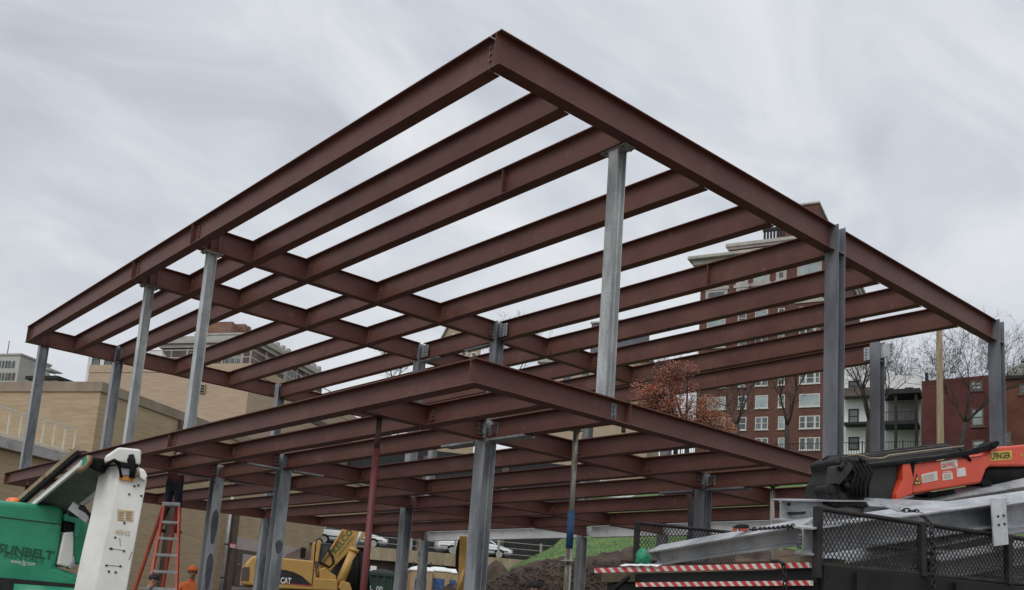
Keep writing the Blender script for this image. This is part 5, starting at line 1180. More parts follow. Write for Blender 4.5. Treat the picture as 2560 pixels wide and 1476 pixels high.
text_obj('RENTALS', 'lettering', 'faded', bl, fp(FG, 10, 1394, 0), FG.t-V((0, 0, .06)), (0, 0, 1), width=(fp(FG, 110, 1393)-fp(FG, 10, 1393)).length, height=.05, push=.006)
text_obj('www.jlg.com', 'lettering', 'txt_white', bl, fp(FG, 25, 1411, 0), FG.t-V((0, 0, .06)), (0, 0, 1), width=(fp(FG, 86, 1412)-fp(FG, 25, 1412)).length, height=.06, push=.006)
c = fp(FG, 56, 1254, -.5); mb = MB(); mb.tube([c-V((0, 0, .05)), c+V((0, 0, .04)), c+V((0, 0, .065))], [.10, .095, .06], 16); mb.build('beacon', 'beacon', bl)
# upright white boom: right hand face pushed back to the left
BD = 10.2; FQ = Face(at(300, 1320, BD), lvl(CR)*0.9+lvl(FW)*0.42)
if FQ.t.dot(CR) < 0: FQ.t = -FQ.t
face = [(296, 1181), (301, 1164), (345, 1167), (361, 1173), (369, 1199), (350, 1300), (318, 1476), (296, 1600), (208, 1600), (234, 1476), (253, 1383), (275, 1290)]
off = at(217, 1315, BD+0.26)-fp(FQ, 267, 1315)
off = V((off.x, off.y, 0))
mb = MB(); mb.prism([fp(FQ, x, y) for x, y in face], off); bm_ = mb.build('upright_boom', 'lift_white', bl, bevel=0.015)
ppoly(FQ, [(293, 1273), (335, 1277), (333, 1306), (292, 1302)], 0, .003).build('decal', 'decal', bm_)
mb = MB()
for k in range(6):
    for a_, b2 in ((296, 311), (315, 331)): y = 1279.5+4*k; mb.prism([fp(FQ, x, yy, .003) for x, yy in ((a_, y), (b2-(k*3 % 5), y+1), (b2-(k*3 % 5), y+2.3), (a_, y+1.3))], FQ.n*.002)
mb.build('lettering', 'brown', bm_)
text_obj('40H2', 'lettering', 'faded_or', bm_, fp(FQ, 286, 1336), fp(FQ, 324, 1341)-fp(FQ, 286, 1336), (0, 0, 1), width=(fp(FQ, 324, 1340)-fp(FQ, 286, 1335)).length, height=.05, bold=.02)
mb = MB(); rnd = random.Random(4)
for x, y in ((288, 1344), (276, 1372), (310, 1378), (266, 1414), (301, 1416), (272, 1429), (289, 1431), (311, 1308), (353, 1240), (279, 1372), (346, 1214), (336, 1216), (323, 1236)): q = fp(FQ, x, y); mb.tube([q, q+FQ.n*.008], .011, 8)
mb.build('bolt', 'dark', bm_)
mb = MB()
for x0, y0, x1, y1 in ((276, 1372, 310, 1376), (266, 1413, 301, 1416), (299, 1345, 301, 1365), (330, 1380, 322, 1400)): mb.bar(fp(FQ, x0, y0, .002), fp(FQ, x1, y1, .002), .004, .006)
mb.build('weld_line', 'conc', bm_)
ppoly(FQ, [(262, 1142), (296, 1119), (349, 1124), (353, 1130), (351, 1158), (347, 1165), (300, 1158), (262, 1158)], -0.42, 0.03).build('knuckle_cap', 'lift_white', bl, bevel=0.02)
ppoly(FQ, [(302, 1157), (346, 1163), (343, 1172), (302, 1168)], -.1, .05).build('cap_gap', 'black', bl)
mb = MB(); mb.tube([fp(FQ, 327, 1140, .035), fp(FQ, 330, 1155, .06), fp(FQ, 331, 1175, .06), fp(FQ, 328, 1196, .05)], .028, 10); mb.build('hose', 'black', bl)
c = fp(FQ, 326, 1152, .033); mb = MB(); mb.tube([c-FQ.n*.02, c+FQ.n*.005], .035, 14); mb.build('hose_port', 'black', bl)
ppoly(FQ, [(303, 1169), (343, 1173), (342, 1192), (301, 1190)], -.15, .02).build('pin_housing', 'alu', bl, bevel=.01)
ppoly(FQ, [(297, 1191), (333, 1195), (332, 1205), (297, 1199)], -.1, .03).build('orange_pad', 'amber', bl)
mb = MB(); mb.tube([fp(FQ, 343, 1172, .06), fp(FQ, 344, 1185, .07), fp(FQ, 335, 1195, .05)], .012, 8); mb.build('cable', 'cap', bl)
for k, dd in enumerate((0, .03, .06)): mb = MB(); mb.tube([fp(FQ, 262+3*k, 1163, .02), fp(FQ, 280+2*k, 1153, .05+dd), fp(FQ, 293+2*k, 1160, .06+dd), fp(FQ, 299, 1178, .05), fp(FQ, 303, 1195, .03)], .013, 8); mb.build('hose', 'black', bl)
ppoly(FQ, [(345, 1174), (360, 1177), (367, 1192), (361, 1205), (348, 1195)], -.3, .07).build('knuckle_bracket', 'lift_white', bl, bevel=.012)
mb = MB()
for x, y in ((277, 1170), (214, 1312), (232, 1310)): q = fp(FQ, x+50*0, y, 0) 
# lower arm sloping down to the left, with the cable track
A0 = at(246, 1172, BD+0.15); A1 = at(95, 1295, BD+1.5)
up_ = V((0, 0, 1)); dA = (A1-A0).normalized()
toc = (CAM-A0).normalized(); ua_ = (V((0, 0, 1))*.62-toc*.78); ua_ = (ua_-dA*ua_.dot(dA)).normalized(); xa_ = dA.cross(ua_).normalized()
mb = MB(); mb.bar(A0, A1, 0.34, 0.03, up=ua_); mb.build('lower_arm', 'lift_shade_grey', bl, bevel=.004)
for s_ in (-1, 1): mb = MB(); mb.bar(A0+xa_*s_*.175-ua_*.035, A1+xa_*s_*.175-ua_*.035, 0.025, 0.10, up=ua_); mb.build('arm_flange', 'lift_white', bl, bevel=.004)
sd = dA.cross(V((0, 0, 1))).normalized()
if sd.dot(CR) > 0: sd = -sd
mb = MB(); P0 = A0+sd*.21+V((0, 0, .17)); P1 = A1+sd*.21+V((0, 0, .17)); n = 34
for k in range(n):
    a, b = P0.lerp(P1, k/n), P0.lerp(P1, (k+.82)/n); mb.bar(a, b, .06, .055)
mb.build('cable_track', 'conc', bl, bevel=.005)
mb = MB(); mb.bar(P0-V((0, 0, .06)), P1-V((0, 0, .06)), .05, .03); mb.build('track_rail', 'black', bl)
mb = MB(); mb.prism([at(x, y, BD+.05) for x, y in ((224, 1141), (262, 1147), (264, 1160), (244, 1180), (228, 1172), (206, 1160), (208, 1146))], lvl(FW)*.3); mb.build('elbow', 'black', bl, bevel=.02)
mb = MB(); mb.tube([at(224, 1140, BD), at(222, 1155, BD), at(212, 1168, BD), at(196, 1178, BD+.1)], .03, 10); mb.build('hose', 'conc', bl)
mb = MB(); mb.prism([at(x, y, BD-.02) for x, y in ((206, 1150), (211, 1142), (219, 1146), (215, 1166), (204, 1163))], lvl(FW)*.06); mb.build('green_clip', 'lift_green', bl)
mb = MB(); mb.bar(A0.lerp(A1, .35)-V((0, 0, .2)), at(228, 1300, BD+.5), .09, .09); mb.build('link', 'alu', bl)
mb = MB(); mb.tube([at(200, 1270, BD+.4), at(215, 1278, BD+.3), at(226, 1290, BD+.3), at(228, 1310, BD+.3)], .02, 8); mb.build('hose', 'black', bl)
mb = MB(); mb.tube([at(180, 1276, BD+.7), at(206, 1280, BD+.6)], .07, 14); mb.build('motor', 'dark', bl, bevel=.01)
ppoly(FG, [(318, 1476), (330, 1340), (341, 1330), (338, 1400), (328, 1476)], -1.0, -.4).build('far_panel', 'lift_green', bl)
# chassis and wheels (below the picture)
c = V((b_.x, b_.y, 0)); t_ = FG.t; n_2 = FG.n
mb = MB(); mb.bar(c+V((0, 0, .62))-t_*1.4, c+V((0, 0, .62))+t_*1.6, 1.3, .35); mb.build('chassis', 'dark', bl, bevel=.03)
mb = MB(); mb.tube([c+V((0, 0, .8)), c+V((0, 0, 1.25))], .55, 20); mb.build('turntable', 'lift_green', bl)
for a_ in (-1.2, 1.35):
    for s_ in (-.95, .95):
        q = c+t_*a_+n_2*s_+V((0, 0, .48)); mb = MB(); mb.tube([q-n_2*.17, q+n_2*.17], .48, 24); wl = mb.build('wheel', 'black', bl, bevel=.04); mb = MB(); mb.tube([q-n_2*.18, q+n_2*.18], .24, 16); mb.build('rim', 'lift_white', wl)
# ------------------------------------------------------------------ flatbed with the galvanised steel, right foreground
C0 = at(2041, 1413, 6.8); L0 = at(1488, 1426, 9.3); ZB_ = (C0.z+L0.z)/2
C0 = V((C0.x, C0.y, 0)); L0 = V((L0.x, L0.y, 0)); RR = lvl(C0-L0); SS = V((RR.y, -RR.x, 0))
if SS.dot(CR) < 0: SS = -SS
def mkface(p, t):
    F = Face(p, t)
    if F.t.dot(CR) < 0: F.t = -F.t
    return F
FRr = mkface(C0, RR); FSd = mkface(C0, SS); FSl = mkface(L0, SS)
WT = (C0-L0).length
IN = lvl(FW) if False else -RR                     # from the near side towards the far side of the bed
M['tape_red'] = mat('red tape', (0.50, 0.028, 0.022), (0.60, 0.05, 0.04), 7, 0.4)
M['tape_white'] = mat('white tape', (0.60, 0.58, 0.55), (0.72, 0.70, 0.66), 7, 0.4, spot=(9, 0.66, (0.35, 0.3, 0.26)))
M['bedwood'] = mat('bed planks', (0.13, 0.10, 0.065), (0.22, 0.17, 0.11), 3, 0.9)
M['truckblack'] = mat('black truck paint', (0.007, 0.007, 0.008), (0.016, 0.015, 0.015), 3, 0.65, spec=.3, spot=(5, 0.64, (0.045, 0.04, 0.034)))
M['meshsteel'] = mat('dark mesh steel', (0.014, 0.013, 0.013), (0.032, 0.028, 0.027), 8, 0.7, spec=.3)
tk = root('flatbed_truck', V(((C0.x+L0.x)/2, (C0.y+L0.y)/2, 0)), 'black flatbed with red and white striped edge and mesh gates, right foreground', 'truck')
BL = 6.5
def T3(a, b, z): return L0+RR*a+SS*b+V((0, 0, z))       # a from the far edge across, b along the bed, z up
def tbox(mb, a0, a1, b0, b1, z0, z1): return mb.hexa([T3(a0, b0, z0), T3(a1, b0, z0), T3(a1, b1, z0), T3(a0, b1, z0), T3(a0, b0, z1), T3(a1, b0, z1), T3(a1, b1, z1), T3(a0, b1, z1)])
mb = MB(); tbox(mb, 0.02, WT-.02, 0.06, BL, ZB_-.10, ZB_-.02); mb.build('bed', 'bedwood', tk, bevel=.005)
mb = MB(); tbox(mb, .06, WT-.06, .10, BL, ZB_-.34, ZB_-.105); mb.build('frame', 'truckblack', tk, bevel=.01)
mb = MB(); tbox(mb, WT-.05, WT+.02, .05, BL, ZB_-.26, ZB_-.0); mb.build('side_rail', 'truckblack', tk, bevel=.008)
for k in range(5): mb = MB(); tbox(mb, WT+.02, WT+.05, .3+k*.9, .38+k*.9, ZB_-.30, ZB_-.03); mb.build('stake_pocket', 'truckblack', tk)
for a_ in (.35, WT-.35):
    for b_ in (1.6, 2.7):
        mb = MB(); mb.tube([T3(a_-.15, b_, .5), T3(a_+.15, b_, .5)], .5, 24); wl = mb.build('wheel', 'black', tk, bevel=.03); mb = MB(); mb.tube([T3(a_-.155, b_, .5), T3(a_+.155, b_, .5)], .27, 18); mb.build('rim', 'dark', wl)
mb = MB(); tbox(mb, .5, WT-.5, .3, BL, .75, ZB_-.345); mb.build('chassis', 'truckblack', tk)
def stripes(x0, x1, yt0, yb0, yt1, yb1, n, lab):
    def yy(x, k): f = (x-x0)/(x1-x0); return (yt0+(yt1-yt0)*f) if k == 0 else (yb0+(yb1-yb0)*f)
    bd = ppoly(FRr, [(x0, yt0), (x1, yt1), (x1, yb1), (x0, yb0)], -.012, .012).build('striped_board', 'tape_white', tk)
    mb = MB(); p = (x1-x0)/n
    for k in range(n):
        a = x0+p*k; sh = p*.42; w_ = p*.52
        q = [(a, yy(a, 0)), (a+w_, yy(a+w_, 0)), (min(a+w_+sh, x1), yy(min(a+w_+sh, x1), 1)), (a+sh, yy(a+sh, 1))]
        ppoly(FRr, q, .0125, .0145, mb)
    mb.build('red_stripes', 'tape_red', bd)
stripes(1489, 2026, 1421, 1433, 1406.5, 1420, 24, 'a')
stripes(1592, 2030, 1457, 1467.5, 1452, 1464.5, 20, 'b')
ppoly(FRr, [(1580, 1434), (2034, 1422), (2034, 1500), (1580, 1500)], -.15, -.03).build('tail_board', 'truckblack', tk)
ppoly(FRr, [(1940, 1395), (2032, 1388), (2033, 1404), (1930, 1408)], -.08, -.01).build('timber_edge', 'bedwood', tk)
mb = MB(); mb.prism([fp(FRr, x, y, .02) for x, y in ((1505, 1498), (1580, 1440), (1583, 1446), (1515, 1505))], FRr.n*.03); mb.build('tarp_strap', 'truckblack', tk)
def gate(F, x0, x1, zt0, zt1, zb0, zb1, label, posts, nu, post_w=.045):
    """F: plane; px x0,x1 with top / bottom pixel rows"""
    r_ = root('mesh_gate', fp(F, x0, zb0), label, 'mesh gate', 'mesh gates round the flatbed')
    u0, a0 = F.sz(x0, zt0); u1, a1 = F.sz(x1, zt1); b0 = F.sz(x0, zb0)[1]; b1 = F.sz(x1, zb1)[1]
    P = lambda u, v, d=0.0: F.pt(u, (b0+(b1-b0)*(u-u0)/(u1-u0))*(1-v)+(a0+(a1-a0)*(u-u0)/(u1-u0))*v, d)
    mb = MB(); c = (u1-u0)/nu; k = -1.0; H_ = (a0-b0)
    wv = H_/0.026*c*.5
    lines = int((u1-u0+wv)/c)+1
    for i in range(lines):
        for sgn in (1, -1):
            ua = u0-wv+i*c if sgn > 0 else u0+i*c; ub = ua+wv*sgn
            va, vb = 0.0, 1.0; lo, hi = u0, u1
            def cl(u_a, v_a, u_b, v_b):
                if u_a == u_b: return None
                t0, t1 = 0.0, 1.0
                for lim, side in ((lo, 1), (hi, -1)):
                    fa, fb = (u_a-lim)*side, (u_b-lim)*side
                    if fa < 0 and fb < 0: return None
                    if fa < 0: t0 = max(t0, fa/(fa-fb))
                    if fb < 0: t1 = min(t1, fa/(fa-fb))
                if t0 >= t1: return None
                return (u_a+(u_b-u_a)*t0, t0, u_a+(u_b-u_a)*t1, t1)
            q = cl(ua, 0, ub, 1)
            if q: mb.bar(P(q[0], q[1], .001*sgn), P(q[2], q[3], .001*sgn), .005, .0042, up=F.n)
    mb.build('mesh', 'meshsteel', r_)
    mb = MB(); mb.tube([P(u0, 1), P(u1, 1)], .017, 10); mb.tube([P(u0, 0), P(u1, 0)], .017, 10); mb.build('rails', 'meshsteel', r_)
    for px in posts:
        u = F.sz(px, (zt0+zb0)/2)[0]; mb = MB(); f = (u-u0)/(u1-u0)
        mb.bar(P(u, -.25 if px == posts[0] else -.05, .012), P(u, 1.03, .012), post_w, .05, up=F.n); mb.build('post', 'meshsteel', r_, bevel=.004)
    return r_
gate(FSl, 1590, 1840, 1307, 1333, 1402, 1414, 'dark mesh gate at the far left of the flatbed, behind the single tilted beam', (1590,), 30)
gate(FSd, 2041, 2800, 1271, 1383, 1411, 1484, 'long dark mesh gate along the near side of the flatbed', (2041, 2301, 2516), 84)
# ---- steel on the bed
LGp = 'loose galvanised beams on the flatbed'
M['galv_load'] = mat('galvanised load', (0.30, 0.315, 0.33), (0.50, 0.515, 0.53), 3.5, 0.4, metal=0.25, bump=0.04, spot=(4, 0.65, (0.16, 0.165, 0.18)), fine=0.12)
def loose(a, b, d, bf, label, m='galv_bright', roll=0.0, tf=.012, plate_end=None):
    a = V(a); b = V(b); t = (b-a).normalized(); x = t.cross(V((0, 0, 1))).normalized(); up = x.cross(t); up = up*math.cos(roll)+x*math.sin(roll)
    r_ = root('loose_beam', a, label, 'steel beam', LGp)
    mb = MB(); ibeam(mb, a, b, d, bf, tf, .010, up=up); mb.build('beam', m, r_)
    return r_, t, x, up
def ld_(x, y, off): q = onP(x, y, FSd.p, FSd.n); d0 = math.hypot(q.x-CAM.x, q.y-CAM.y); return at(x, y, d0+off)
A_, t, x, up = loose(at(1632, 1372, 8.9), ld_(2022, 1303, .15), .138, .165, 'single tilted galvanised beam leaning over the striped edge, by the left gate', 'galv_load', roll=.52)
a = at(1632, 1372, 8.9)
mb = MB(); o = a+t*.03-up*.069
mb.hexa([o+x*(sx*.076)+up*(sz*.055)+t*tt for tt in (0, .012) for sx, sz in ((-1, -1), (1, -1), (1, 1), (-1, 1))]); mb.build('end_plate', 'galv_load', A_)
B_, t, x, up = loose(ld_(2006, 1318, .05), ld_(2500, 1255, .5), .185, .155, 'galvanised beam with its I shaped end facing out beside the near gate post', 'galv_load', roll=.12)
bolts(B_, [at(2000, 1340+9*k, 6.74) for k in range(4)], tuple(-t))
C_, t, x, up = loose(at(1951, 1248, 7.7), at(2300, 1252, 8.9), .165, .16, 'upper galvanised beam with a row of holes in its web, left of the crane head', 'galv_load', roll=.12)
mb = MB()
for px, y in ((1968, 1284), (1981, 1284), (1992, 1284), (2003, 1283), (1966, 1262)): q = at(px, y, 7.78); mb.tube([q-FSd.n*.02, q+FSd.n*.04], .011, 10)
mb.build('bolt_hole', 'dark', C_)
loose(ld_(2170, 1296, .55), ld_(2720, 1219, .45), .27, .21, 'large galvanised beam lying across the top of the load above the near gate', 'galv_load', roll=.42, tf=.016)
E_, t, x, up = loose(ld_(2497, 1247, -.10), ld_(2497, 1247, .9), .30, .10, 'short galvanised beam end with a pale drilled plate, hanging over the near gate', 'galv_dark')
FPl = mkface(ld_(2497, 1300, -.14), lvl(CR)+lvl(FW)*.25)
ppoly(FPl, [(2475, 1249), (2511, 1246), (2518, 1362), (2482, 1367)], 0, .016).build('end_plate', 'galv_bright', E_, bevel=.003)
mb = MB()
for px, y in ((2491, 1292), (2505, 1290), (2493, 1313), (2507, 1311)): q = fp(FPl, px, y, .014); mb.tube([q, q+FPl.n*.006], .009, 10)
mb.build('bolt_hole', 'dark', E_)
loose(ld_(2250, 1257, 1.5), ld_(2720, 1177, 1.3), .19, .17, 'galvanised beam under the orange crane boom, rising to the right', 'galv_load', roll=.5)
loose(ld_(2165, 1255, 1.2), ld_(2480, 1268, .9), .12, .14, 'thin galvanised beam lying flat under the crane head', 'galv_load', roll=.6)
loose(ld_(2060, 1402, .3), ld_(2480, 1322, .5), .16, .16, 'galvanised beam lying low behind the mesh, rising to the right', 'galv_load', roll=.5)
loose(ld_(2170, 1350, .35), ld_(2720, 1412, .6), .18, .16, 'galvanised beam lying low behind the mesh, falling to the right', 'galv_load', roll=.45)
loose(ld_(2330, 1396, .25), ld_(2720, 1330, .3), .15, .15, 'galvanised beam behind the second mesh gate post', 'galv_load', roll=.3)
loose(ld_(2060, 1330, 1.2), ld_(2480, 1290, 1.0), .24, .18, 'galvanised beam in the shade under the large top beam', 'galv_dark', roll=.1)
sb = ld_(2200, 1256, .25); mb = MB(); mb.bar(sb, ld_(2250, 1276, .2), .02, .03); tag(mb.build('spacer_bar', 'galv_bright', org=sb), 'short galvanised bar bridging the top beams left of the chain', 'bar')
# timber packing
pk = root('timber_packing', T3(.4, .3, ZB_), 'timber packing under the beams at the striped edge', 'timber'); mb = MB(); tbox(mb, .5, WT-.1, .22, .34, ZB_-.015, ZB_+.06); mb.build('baulk', 'bedwood', pk, bevel=.006)
# white rag over the striped edge
rg_ = root('white_rag', fp(FRr, 1560, 1412), 'white rag lying on the left part of the striped edge', 'rag')
mb = MB(); n = 12; vs = []
for j in range(5):
    for i in range(n+1):
        x = 1556+94*i/n; q = fp(FRr, x, 1411+1.2*i/n+5.5*(j/4), .03-.05*(1-j/4)); vs.append(q+V((0, 0, .012*mnoise.noise(V((i*.7, j*.9, 2)))))+FRr.n*.015*mnoise.noise(V((i*.5, j, 5))))
mb.add(vs, [(j*(n+1)+i, j*(n+1)+i+1, (j+1)*(n+1)+i+1, (j+1)*(n+1)+i) for j in range(4) for i in range(n)], True); o = mb.build('cloth', 'white', rg_, recalc=False)
sm = o.modifiers.new('t', 'SOLIDIFY'); sm.thickness = .006
# green bag behind the gate, load binder, chains
M['bag'] = mat('green bag', (0.005, 0.16, 0.075), (0.02, 0.30, 0.16), 16, 0.5, bump=.6)
q = at(1608, 1396, 9.4); mb = MB(); mb.ball(q, (.075, .075, .095), 16, 10)
for i, p in enumerate(mb.v): mb.v[i] = p+(p-q)*.22*mnoise.noise(p*14)
tag(mb.build('green_bag', 'bag', org=q), 'shiny green bag behind the left mesh gate post', 'bag')
lb = root('load_clamp', at(1853, 1320, 7.55), 'dark rusty clamp with orange pads on top of the tilted beam', 'clamp')
FB_ = mkface(at(1853, 1320, 7.55), lvl(CR))
ppoly(FB_, [(1836, 1315), (1845, 1311), (1866, 1311), (1873, 1316), (1873, 1321), (1834, 1321)], -.05, .02).build('body', 'truckblack', lb, bevel=.008)
ppoly(FB_, [(1834, 1320), (1842, 1320), (1842, 1329), (1834, 1329)], -.03, .01).build('jaw', 'ladder', lb); ppoly(FB_, [(1848, 1321), (1868, 1321), (1868, 1328), (1850, 1328)], -.03, .01).build('pad', 'ladder', lb)
def chain(pts, label, link=.052, r=.0062):
    d = [V(p) for p in pts]; L = [0]
    for a, b in zip(d, d[1:]): L.append(L[-1]+(b-a).length)
    def pos(s):
        for i in range(len(d)-1):
            if s <= L[i+1]: return d[i].lerp(d[i+1], (s-L[i])/max(1e-6, L[i+1]-L[i]))
        return d[-1]
    mb = MB(); n = max(2, int(L[-1]/(link*.72)))
    for k in range(n):
        c = pos((k+.5)*L[-1]/n); t = (pos(min(L[-1], (k+1)*L[-1]/n))-pos(k*L[-1]/n)).normalized(); x = t.cross(V((0, 0, 1)) if abs(t.z) < .9 else FSd.t).normalized()
        if k % 2: x = t.cross(x).normalized()
        rgp = [c+t*(math.cos(a)*link*.5)+x*(math.sin(a)*link*.28) for a in [2*math.pi*i/10 for i in range(11)]]
        mb.tube(rgp, r, 5, cap=False)
    return tag(mb.build('chain', 'meshsteel', org=d[0]), label, 'chain', 'chains over the load')
chain([at(1874, 1324, 7.5), at(1900, 1324.5, 7.4), at(1940, 1322, 7.15), at(1985, 1316, 6.9)], 'rusty chain lying along the tilted beam from the clamp')
chain([ld_(2246, 1278, .4), ld_(2262, 1276, .35), ld_(2290, 1279, .3), ld_(2310, 1292, .15), ld_(2326, 1310, -.02), ld_(2331, 1345, -.07), ld_(2335, 1400, -.07), ld_(2333, 1480, -.08)], 'dark chain draped over the large top beam and down the near mesh gate')
chain([at(1958, 1409, 6.9), at(1962, 1440, 6.9), at(1963, 1480, 6.9)], 'dark chain hanging over the striped boards')
mb = MB(); mb.tube([at(1930, 1404, 7.0), at(1945, 1403, 6.95), at(1954, 1408, 6.9), at(1958, 1414, 6.88)], .012, 8); tag(mb.build('hook', 'meshsteel', org=at(1930, 1404, 7.0)), 'dark hook on the upper striped board beside the hanging chain', 'hook')
# ------------------------------------------------------------------ orange loader crane
M['orange'] = mat('crane orange', (0.62, 0.062, 0.028), (0.72, 0.095, 0.045), 1.8, 0.4, spot=[(1.5, 0.54, (0.58, 0.10, 0.055), 0.2), (7, 0.66, (0.36, 0.07, 0.045), 0.06), (16, 0.69, (0.10, 0.05, 0.04), 0.04)], fine=.08)
M['hose_a'] = mat('hose rubber', (0.022, 0.020, 0.019), (0.04, 0.037, 0.034), 9, 0.75, spec=.25)
M['hose_b'] = mat('worn hose', (0.05, 0.046, 0.042), (0.085, 0.078, 0.072), 12, 0.7, spec=.3)
M['hose_c'] = mat('dark hose', (0.008, 0.008, 0.008), (0.016, 0.015, 0.015), 9, 0.8, spec=.2)
M['oily'] = mat('oily dark steel', (0.008, 0.008, 0.008), (0.022, 0.020, 0.019), 14, 0.6, spec=.25, spot=(9, 0.66, (0.06, 0.048, 0.038)), bump=0.2)
M['graphite'] = mat('graphite boom', (0.024, 0.024, 0.025), (0.04, 0.039, 0.038), 2, 0.55, spec=.35, fine=.1)
M['sign_y'] = mat('yellow sign', (0.62, 0.46, 0.07), None, rough=.5)
M['sticker'] = mat('white sticker', (0.60, 0.57, 0.52), (0.70, 0.67, 0.62), 14, 0.6)
M['txt_red'] = mat('red lettering', (0.55, 0.04, 0.03), None, rough=.6)
FK = mkface(at(2160, 1200, 8.3), SS); kb = fp(FK, 2700, 1400); cr_ = root('loader_crane', V((kb.x, kb.y, 0)), 'orange and black loader crane boom folded over the steel load', 'crane')
K = lambda pts, d0, d1: ppoly(FK, pts, d0, d1)
K([(2268, 1160), (2340, 1153), (2470, 1137), (2480, 1121), (2496, 1117), (2700, 1101), (2700, 1160), (2560, 1166), (2475, 1167), (2466, 1175), (2454, 1208), (2279, 1237), (2274, 1200)], -.22, 0).build('outer_boom', 'orange', cr_, bevel=.02, seg=3)
K([(2252, 1155), (2270, 1152), (2280, 1196), (2278, 1236), (2237, 1252), (2236, 1236), (2254, 1200)], -.24, .018).build('collar', 'orange', cr_, bevel=.008)
K([(2158, 1166), (2256, 1158), (2244, 1212), (2236, 1248), (2160, 1254)], -.19, -.025).build('inner_boom', 'graphite', cr_, bevel=.012)
K([(2276, 1158), (2286, 1157), (2282, 1195), (2281, 1234), (2274, 1236), (2276, 1195)], .0, .008).build('strap', 'black', cr_)
# black head
K([(2086, 1152), (2104, 1140), (2150, 1150), (2168, 1165), (2163, 1254), (2145, 1268), (2110, 1266), (2082, 1258), (2066, 1250), (2078, 1206), (2092, 1180)], -.3, .0).build('head', 'oily', cr_, bevel=.02)
K([(2078, 1168), (2110, 1156), (2128, 1168), (2090, 1214), (2074, 1212)], -.05, .05).build('head_plate', 'graphite', cr_, bevel=.01)
for x, y, rr in ((2066, 1227, .05), (2074, 1252, .045), (2096, 1246, .04)): c = fp(FK, x, y, .02); mb = MB(); mb.tube([c-FK.n*.10, c+FK.n*.03], rr, 18); mb.tube([c+FK.n*.03, c+FK.n*.034], rr*.55, 14); mb.build('sheave', 'oily', cr_, bevel=.006)
K([(2058, 1222), (2066, 1216), (2072, 1220), (2070, 1262), (2058, 1262)], -.06, .05).build('hook_lug', 'truckblack', cr_, bevel=.008)
mb = MB()
for k in range(9): c = fp(FK, 2084+9.2*k, 1262+2.0*math.sin(k), .01); mb.tube([c-FK.n*.06, c+FK.n*.02], .02, 10)
mb.build('pin_row', 'oily', cr_)
rnd = random.Random(8); mb = MB()
for k in range(16):
    x = 2088+rnd.uniform(0, 72); y = 1150+rnd.uniform(0, 55); c = fp(FK, x, y, rnd.uniform(0, .06)); mb.tube([c, c+V((rnd.uniform(-.05, .05), rnd.uniform(-.05, .05), rnd.uniform(-.1, .05)))], rnd.uniform(.012, .03), 8)
mb.build('valve_block', 'oily', cr_)
for k in range(5):
    x = 2120+10*k; mb = MB(); mb.tube([fp(FK, x, 1160, .03), fp(FK, x+4, 1185, .07), fp(FK, x-4, 1215, .06), fp(FK, x+2, 1245, .03)], .012, 8); mb.build('hose', 'black', cr_)
# hoses on top
for k in range(9):
    y0 = 1136+4.0*k; y1 = 1104+4.4*k; d_ = -.18+.024*k; mb = MB()
    mb.tube([fp(FK, 2098+2*k, y0+8, d_), fp(FK, 2106+3*k, y0, d_), fp(FK, 2180, y0-5+rnd.uniform(-1, 1), d_), fp(FK, 2290, (y0+y1)/2-3+rnd.uniform(-1, 1), d_), fp(FK, 2400, y1+rnd.uniform(-1, 1), d_), fp(FK, 2416, y1+3, d_), fp(FK, 2424+rnd.uniform(-4, 4), y1+14, d_)], (.013, .009, .011)[k % 3], 8); mb.build('hose', ('hose_a', 'hose_b', 'hose_c')[k % 3], cr_)
K([(2106, 1156), (2200, 1145), (2330, 1130), (2420, 1118), (2428, 1126), (2340, 1146), (2256, 1160), (2160, 1166)], -.2, -.08).build('hose_tray', 'black', cr_)
K([(2158, 1163), (2256, 1153), (2330, 1143), (2420, 1126), (2485, 1104), (2487, 1114), (2478, 1122), (2440, 1136), (2300, 1156), (2170, 1172)], -.03, .03).build('top_rail', 'black', cr_, bevel=.008)
mb = MB(); mb.tube([fp(FK, 2110, 1141, .05), fp(FK, 2130, 1139, .05), fp(FK, 2148, 1142, .05), fp(FK, 2161, 1149, .05), fp(FK, 2200, 1147, .04), fp(FK, 2214, 1140, .04), fp(FK, 2400, 1117, .04)], .0065, 8); mb.build('steel_pipe', 'conc', cr_)
K([(2470, 1108), (2484, 1103), (2489, 1112), (2478, 1124), (2470, 1122)], -.1, .05).build('end_clamp', 'black', cr_, bevel=.01)
mb = MB(); mb.tube([fp(FK, 2466, 1190, -.12), fp(FK, 2700, 1180, -.12)], .105, 22); mb.build('lift_cylinder', 'black', cr_)
K([(2455, 1200), (2470, 1190), (2490, 1212), (2462, 1214)], -.2, -.02).build('cylinder_foot', 'black', cr_, bevel=.01)
K([(2330, 1233), (2400, 1222), (2404, 1232), (2340, 1240)], -.2, -.06).build('lower_bracket', 'black', cr_)
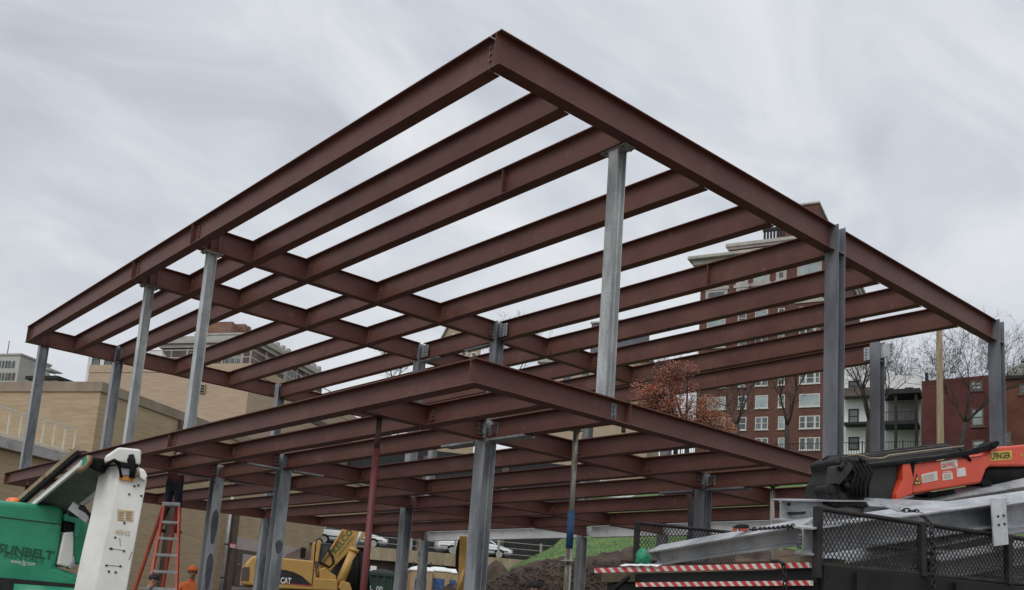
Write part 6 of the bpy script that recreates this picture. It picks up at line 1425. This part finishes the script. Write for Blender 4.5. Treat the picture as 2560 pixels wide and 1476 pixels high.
# stickers and signs on the boom
def flat(name, pts, m, d0=.0, d1=.003): return K(pts, d0, d1).build(name, m, cr_)
flat('name_sign', [(2476, 1130), (2529, 1127), (2529, 1149), (2476, 1153)], 'sign_y')
xd = fp(FK, 2524, 1129)-fp(FK, 2478, 1132)
text_obj('LFINGER', 'lettering', 'txt_dark', cr_, fp(FK, 2478, 1149.5, .003), xd, (0, 0, 1), width=xd.length*1.06, height=fp(FK, 2478, 1133).z-fp(FK, 2478, 1149).z, bold=.02, push=.002)
text_obj('PK', 'lettering', 'sign_y', cr_, fp(FK, 2550, 1142, 0), xd, (0, 0, 1), height=.026, bold=.01, push=.003)
wt = flat('warning_triangle', [(2284, 1214), (2303, 1211), (2291.5, 1184)], 'txt_dark'); flat('warning_field', [(2287, 1211), (2299.5, 1209.2), (2292, 1192)], 'sign_y', .003, .005)
flat('warning_mark', [(2289.5, 1201), (2294, 1201), (2296, 1204.5), (2293.5, 1207), (2290, 1205)], 'txt_dark', .005, .007)
for nm, pts in (('sticker', [(2303, 1187), (2342, 1178), (2344, 1201), (2306, 1208)]), ('sticker', [(2356, 1184), (2380, 1181), (2382, 1198), (2357, 1202)]), ('sticker', [(2391, 1172), (2412, 1169), (2415, 1190), (2393, 1193)])): flat(nm, pts, 'sticker')
for k in range(5): flat('sticker_text', [(2306, 1190.5+3.4*k), (2336-3*(k % 2), 1184+3.4*k), (2336-3*(k % 2), 1185.2+3.4*k), (2306, 1191.7+3.4*k)], 'conc', .003, .0045)
for k in range(4): flat('sticker_text', [(2359, 1187.5+3.2*k), (2377-2*(k % 2), 1185+3.2*k), (2377-2*(k % 2), 1186.2+3.2*k), (2359, 1188.7+3.2*k)], 'conc', .003, .0045)
flat('sticker_text', [(2357, 1180), (2378, 1177.4), (2378, 1179.2), (2357, 1182)], 'sticker', 0, .003)
flat('owner_plate', [(2350, 1155), (2392, 1148), (2394, 1168), (2354, 1175)], 'sticker')
xd = fp(FK, 2390, 1150)-fp(FK, 2353, 1156)
text_obj('GRAYWELL', 'lettering', 'txt_red', cr_, fp(FK, 2354.5, 1171.5, .003), xd, (0, 0, 1), width=xd.length*.93, height=fp(FK, 2354, 1159).z-fp(FK, 2354, 1170).z, bold=.02, push=.002)
mb = MB(); mb.bar(fp(FK, 2700, 1130, -.12), V((fp(FK, 2700, 1130, -.12).x, fp(FK, 2700, 1130, -.12).y, ZB_-.1)), .4, .4, up=FK.t); mb.build('crane_column', 'orange', cr_, bevel=.03)
# ------------------------------------------------------------------ tidy: drop build notes
bpy.context.view_layer.update()
for o in bpy.data.objects:
    if '_o' in o: del o['_o']
    if o.type in ('MESH', 'EMPTY') and o.parent is None and 'kind' not in o: o['kind'] = 'thing'
